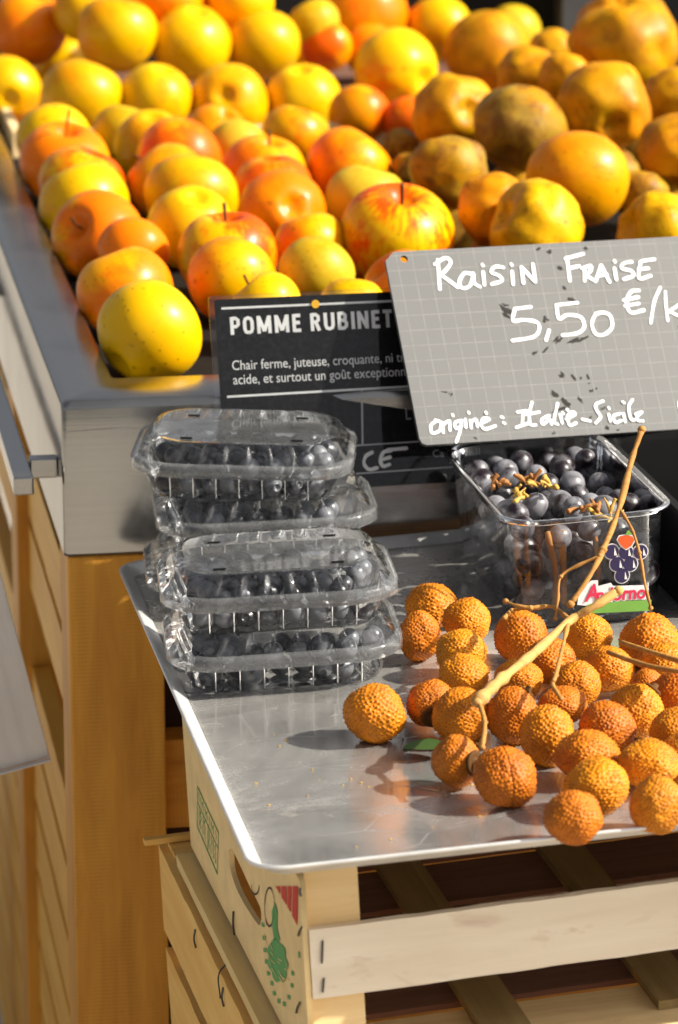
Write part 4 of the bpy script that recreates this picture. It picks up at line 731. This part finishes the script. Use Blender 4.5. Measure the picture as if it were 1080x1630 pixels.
clamshell(MCL(.080,.494,.0004,-6), 'bottom blueberry box of the rear stack, behind the front pair', 3, False, 'blueberry in the bottom box of the rear stack')
clamshell(MCL(.088,.493,.0354,-5,0,1.0), 'middle blueberry box of the rear stack, shifted to the right', 4, False, 'blueberry in the middle box of the rear stack')
clamshell(MCL(.0775,.496,.0708,-13,0,3.6), 'topmost blueberry box, on the rear stack against the black sign', 5, True, 'blueberry in the topmost box')

# ------------------------------------------------------------------ grape box
GX, GY = .2655, .355; MGB = MTRAY @ T(GX-.0025, GY, .0003) @ Matrix.Diagonal((1,1,1.05,1))
gb = empty('grape_box', MGB); tag(gb, 'clear plastic box of dark grapes with a printed logo sticker', 'grape box')
GW, GD, GH = .0880, .182, .0668
def gring(ex_, z, r, yo=0): return [(x, GD/2+y+yo, z) for x, y in rrect(GW+2*ex_, GD+2*ex_, r, 8)]
v, f = loft([gring(-.008,.0020,.010), gring(-.005,.0004,.012), gring(-.0025,0,.013), gring(-.001,.0016,.015), gring(.0015,.030,.018), gring(.0042,.0640,.022), gring(.0046,.0655,.022), gring(.0062,.0662,.023), gring(.0072,.0668,.024), gring(.0088,.0664,.025), gring(.0090,.0640,.025), gring(.0080,.0635,.025)], True, False)
mk('box_body', v, f, MT['punnet'], gb, smooth=True)
WT = math.atan2(.0035, .064)
lab = empty('sticker', T(.0025,-.0010,0) @ RX(WT)); lab.parent = gb
def lp(p, d): return (p[0], -d-.0012, p[1])
def lpoly(name, pts, mat, d): return mk(name, [lp(p, d) for p in pts], [tuple(range(len(pts)))], mat, lab)
W_, NV, OR, GRN, PK = (plain('sticker_white', (.78,.77,.76), .5), plain('sticker_navy', (.022,.015,.07), .4), plain('sticker_orange', (.75,.10,.015), .4), plain('sticker_green', (.16,.36,.05), .5), plain('sticker_pink_red', (.62,.02,.075), .45))
def circ(c, r, n=20, sx=1): return [(c[0]+r*sx*math.cos(2*math.pi*i/n), c[1]+r*math.sin(2*math.pi*i/n)) for i in range(n)]
def orient(pts):
    s = sum(a[0]*b[1]-b[0]*a[1] for a, b in zip(pts, pts[1:]+pts[:1])); return pts if s > 0 else pts[::-1]
for i, c in enumerate(LABEL['berries']):
    lpoly('berry_outline', circ(c, .0049), W_, .0002+.00004*i); lpoly('berry_disc', circ(c, .0043), NV, .0006)
    lpoly('berry_glint', orient([(c[0]+.0018,c[1]+.0025),(c[0]+.0032,c[1]-.0024),(c[0]+.0014,c[1]-.0022)]), W_, .0008)
cs = LABEL['straw']; cc = (sum(p[0] for p in cs)/8, sum(p[1] for p in cs)/8)
lpoly('strawberry_outline', orient([(cc[0]+(p[0]-cc[0])*1.16, cc[1]+(p[1]-cc[1])*1.16) for p in cs]), W_, .0009); lpoly('strawberry', orient(cs), OR, .0011); lpoly('strawberry_leaf', orient(LABEL['strawleaf']), GRN, .0013)
lpoly('name_panel', orient(LABEL['white']), W_, .0010); lpoly('green_band', orient(LABEL['band']), GRN, .0012)
tv, tf = text_vf('ndorno', -.0012, .0152, .0305, .0078, .035, 0, .12); mk('logo_outline', [lp((x-.0002, y-.0002), .0013) for x, y, z in text_vf('ndorno', -.0015, .0150, .0312, .0082, .075, 0, .12)[0]], text_vf('ndorno', -.0015, .0150, .0312, .0082, .075, 0, .12)[1], W_, lab)
mk('logo_letters', [lp((x, y-(x*.03)), .0015) for x, y, z in tv], tf, PK, lab)
mk('logo_initial', [lp((x, y), .0015) for x, y, z in text_vf('A', -.0085, .0160, .0085, .0098, .03, 0, .25)[0]], text_vf('A', -.0085, .0160, .0085, .0098, .03, 0, .25)[1], PK, lab)
bm = bmesh.new(); bmesh.ops.create_uvsphere(bm, u_segments=20, v_segments=14, radius=.0079)
for v_ in bm.verts: v_.co.z *= 1.07; v_.co *= 1+.03*noise.noise(v_.co*130)
gm = bpy.data.meshes.new('grape'); bm.to_mesh(gm); bm.free(); gm.materials.append(MT['grape']); gm.shade_smooth()
rnd = random.Random(21); cnt = 0; pts = []
for lay, (z, nx, ny, ins) in enumerate(((.0095,5,10,.0092),(.0240,5,10,.0088),(.0385,5,10,.0084),(.0520,5,10,.0086))):
    for iy in range(ny):
        for ix in range(nx):
            if rnd.random() < (.18 if lay < 3 else .22): continue
            if 0 < ix < nx-1 and lay < 2 and 0 < iy: continue          # the box's core is out of sight
            x = (-GW/2+ins)+(GW-2*ins)*ix/(nx-1)+((iy+lay) % 2)*.003-.0015+rnd.uniform(-.0012,.0012)
            y = ins+(GD-2*ins)*iy/(ny-1)+rnd.uniform(-.002,.002); zz = z+rnd.uniform(-.002,.003)+(.004*math.sin(iy) if lay == 3 else 0)
            x = max(-GW/2+.0084, min(GW/2-.0084, x)); y = max(.0084, min(GD-.0084, y))
            pts.append((x, y, zz))
for x, y, z in pts:
    o = link('grape', gm, None, None, MGB @ T(x,y,z) @ axis_rot((rnd.uniform(-1,1),rnd.uniform(-1,1),rnd.uniform(-1,1)), 0) @ Matrix.Scale(rnd.uniform(.78,1.08), 4))
    tag(o, 'dark grape with pale bloom in the clear grape box', 'grape', 'grapes in the clear box')
# stalk pieces among the grapes
for i, (x, y, z) in enumerate(((-.030,.055,.066),(-.020,.075,.068),(-.012,.060,.069),(.004,.018,.064),(.012,.010,.061),(-.035,.085,.066))):
    segs = []
    for q in range(8):
        d = Vector((rnd.uniform(-1,1),rnd.uniform(-1,1),rnd.uniform(-.2,.8))).normalized()*rnd.uniform(.004,.011); p0 = Vector((x+rnd.uniform(-.006,.006),y+rnd.uniform(-.005,.005),z-.001))
        segs.append(tube([p0, p0+d*.5+Vector((0,0,.001)), p0+d], .0009, 6, rnd.uniform(.0008,.0019), .9))
    o = mk('grape_stalk', *join_vf(segs), MT['dry_yellow' if i % 2 == 0 else 'dry'], None, MGB, True); tag(o, 'dry branching stalk piece on top of the grapes', 'stalk', 'stalk pieces among the grapes')
for i, (x, y0) in enumerate(((-.022,.004),(-.017,.0042),(.004,.004))):
    o = mk('grape_stalk', *tube([(x,y0,.012),(x+.001,y0,.032),(x+rnd.uniform(-.003,.003),y0+.002,.056)], .0022, 7, .0018, .3), MT['dry'], None, MGB, True); tag(o, 'brown upright stalk pressed against the front wall of the grape box', 'stalk', 'upright stalks in the grape box')
# black crate end at the right edge
kb = empty('black_box', MTRAY @ T(.3200, GY-.008, .0004)); tag(kb, 'black plastic box on the tray at the right picture edge', 'box')
v, f = loft([[(x+.055,y+.095,z) for x,y in rrect(.108-i,.188-i,.006,5)] for z, i in ((0,.004),(.002,.001),(.035,0),(.060,-.004),(.062,-.008),(.066,-.008),(.066,0.002),(.062,.003),(.004,.008))], True, True); mk('box_body', v, f, MT['black_plastic'], kb, smooth=False)
box('rib', (.0045,-.0028,.02), (.0075,.0005,.058), MT['black_plastic'], kb); box('rib', (.03,-.0028,.02), (.033,.0005,.058), MT['black_plastic'], kb)

# ------------------------------------------------------------------ lychees
LR = .0148
def lychee_mesh(seed, nb=680, seam=False):
    rnd = random.Random(seed); kd = KDTree(nb); ga = math.pi*(3-math.sqrt(5)); amp = []
    for i in range(nb):
        z = 1-2*(i+.5)/nb; r_ = math.sqrt(1-z*z); a = ga*i
        p = Vector((r_*math.cos(a)+rnd.uniform(-.04,.04), r_*math.sin(a)+rnd.uniform(-.04,.04), z+rnd.uniform(-.04,.04))).normalized()
        kd.insert(p, i); amp.append(rnd.uniform(.55,1.1))
    kd.balance(); bm = bmesh.new(); bmesh.ops.create_icosphere(bm, subdivisions=6, radius=1); tips = []
    off = Vector((seed*3.7,0,0))
    for v_ in bm.verts:
        d = v_.co.normalized(); (c, i, dist) = kd.find(d); sig = .035
        t = math.exp(-(dist/sig)**2)*amp[i]; cell = max(0, 1-dist/.075)
        k = 1+.11*noise.noise(d*1.3+off)+.025*noise.noise(d*4+off)+.055*t+.018*cell
        if seam: k -= .05*math.exp(-((d.x*.8+d.z*.6)/.028)**2)*(1 if d.y < .3 else 0)
        tips.append(min(1, max(0, t*.75+cell*.3))); v_.co = d*k*LR
    me = bpy.data.meshes.new('lychee'); bm.to_mesh(me); bm.free()
    at = me.attributes.new('tip', 'FLOAT', 'POINT'); at.data.foreach_set('value', tips)
    me.materials.append(MT['lychee']); me.shade_smooth(); return me
LY = [lychee_mesh(1), lychee_mesh(2, 600), lychee_mesh(3, 760), lychee_mesh(4, 680, True)]
v, f = lathe([(0,-.0006),(.0034,-.0006),(.0040,.0004),(.0034,.0010),(.0024,.0006),(.0014,.0006),(.0012,.0030),(0,.0032)], 14); o = mk('stem_scar', v, f, MT['stem'], smooth=True); SCAR = o.data; bpy.data.objects.remove(o)
LY_LABELS = ['brown lychee rearmost beside the grape box left wall','orange lychee next to the front blueberry boxes, in the rear left group','lychee touching the grape box at its lower left corner','golden lychee third back in the column left of the twig','golden lychee in front of the third one, left of the twig end','lychee with a dark stem pit at the left of the heap','large lychee under the lower end of the thick twig','lychee with a round torn scar facing right, front left of the heap','large lychee with a diagonal seam at the front left of the heap','shaded reddish lychee behind the thick twig, against the grape box','golden lychee under the fork of the thick twig','lychee just below the middle of the thick twig','tan lychee right of the lower twig end, centre of the heap','tall pale lychee standing in the centre front of the heap','bumpy golden lychee right below the sticker logo','dark shaded lychee behind the right-hand twigs','big bright lychee below the right corner of the grape box','golden lychee right of the hanging thin twig','lychee crossed by the thin twig tip, centre of the heap','small orange lychee peeking over the twig-shadowed one','lychee striped by a curled twig shadow, right of centre','smooth golden lychee with a diagonal twig shadow','flat brownish lychee right of the tall pale one','wide lychee behind the front right one','oval golden lychee behind the frontmost one','frontmost lychee near the front rim of the tray','large round lychee at the front right near the tray rim','orange lychee cut by the right picture edge, mid heap','upper lychee cut by the right picture edge below the twigs','lychee at the right picture edge beside the wide one','shaded lychee below the big bright one, under the right twigs','single lychee lying apart, in front of the blueberry boxes']
for i, (x, y, z, rx, ry, t) in enumerate(LYCHEES):
    rnd = random.Random(i+50); me = LY[3] if i == 8 else LY[i % 3]
    o = link('lychee', me, None, None, T(x,y,z) @ RZ(R(-9.3)) @ RY(R(-t)) @ RZ(rnd.uniform(0,6.28) if i != 8 else R(15)) @ Matrix.Diagonal((rx/LR*1.02,rx/LR*1.02,ry/LR*1.02,1)))
    tag(o, LY_LABELS[i], 'lychee', 'lychees heaped on the tray')
    if i in (5, 7, 12, 20, 28):
        d = {5:(-.45,-.82,-.25), 7:(.55,-.82,.10)}.get(i, (.3,.6,.7)); d = (o.matrix_local.to_3x3().inverted() @ Vector(d)).normalized()
        link('stem_scar', SCAR, None, o, T(*(d*LR*.985)) @ axis_rot(d, 0) @ Matrix.Scale(2.0 if i in (5, 7) else 1.4, 4))

# twigs, leaf, crumbs
tg = empty('lychee_twig', T(*TWIGS[0][2][2])); tag(tg, 'forked pale lychee twig lying across the heap, thin stalk rising before the grapes', 'twig')
o0 = Vector(TWIGS[0][2][2])
for nm, r_, P in TWIGS[:8]:
    L = [Vector(p)-o0 for p in P]; segs = [tube(L, r_*(.62 if nm == 'main' else .80), 9, r_*(.9 if nm == 'main' else .7), .6)]
    for q in (L[0], L[-1], L[len(L)//2]):
        rk = r_*(.72 if nm == 'main' else 1); bmx = lathe([(0,-rk*1.1),(rk*.8,-rk*.8),(rk*1.25,0),(rk*.8,rk*.8),(0,rk*1.1)], 9); segs.append(([Vector(a)+q for a in bmx[0]], bmx[1]))
    mk('main_stem' if nm == 'main' else 'branch', *join_vf(segs), MT['twig' if nm == 'main' else 'thin_twig'], tg, smooth=True)
for nm, r_, P in TWIGS[8:]:
    o = mk('lychee_twig', *tube([Vector(p)-Vector(P[0]) for p in P], r_, 8, r_*1.1, .3), MT['thin_twig'], None, T(*P[0]), True)
    tag(o, 'lower of two thin twigs entering at the right edge over lychees' if nm == 'r1' else 'upper of two thin twigs entering at the right edge over lychees', 'twig', 'thin twigs at the right edge')
a, b = Vector(LEAF[0]), Vector(LEAF[1]); ax = (b-a); nrm = Vector(TN); sd = nrm.cross(ax.normalized()); v = []; nS = 9
for i in range(nS+1):
    t = i/nS; w = .0085*math.sin(math.pi*min(1, t*.92+.04))**.8; c = a+ax*t+nrm*(.002*math.sin(t*3))
    v += [c-sd*w+nrm*.0022, c, c+sd*w+nrm*.0026]
f = []
for i in range(nS):
    for j in range(2): f.append((i*3+j, i*3+j+1, i*3+j+4, i*3+j+3))
v2 = [p-a for p in v]; v2 += [p-nrm*.0004 for p in v2]; m_ = len(v); f += [tuple(q+m_ for q in r_[::-1]) for r_ in f]
lf = mk('leaf', v2, f, MT['leaf'], None, T(*a), True); tag(lf, 'small green leaf on the tray under the left lychees', 'leaf')
rnd = random.Random(77); cr = []
for i in range(70):
    x, y = rnd.gauss(.13,.07), rnd.gauss(.13,.08)
    if not (.02 < x < .30 and .02 < y < .30): continue
    s_ = rnd.uniform(.0004,.0013); cr.append(([(x+s_*rnd.uniform(.5,1.6)*math.cos(k*1.257+i), y+s_*rnd.uniform(.5,1.2)*math.sin(k*1.257+i), .0003) for k in range(5)]+[(x,y,.0003+s_*.5)], [(0,1,5),(1,2,5),(2,3,5),(3,4,5),(4,0,5)]))
cm = mk('crumbs', *join_vf(cr), MT['dry_yellow'], None, MTRAY); tag(cm, 'yellowish crumbs of peel scattered over the tray floor', 'crumbs', kind='stuff')
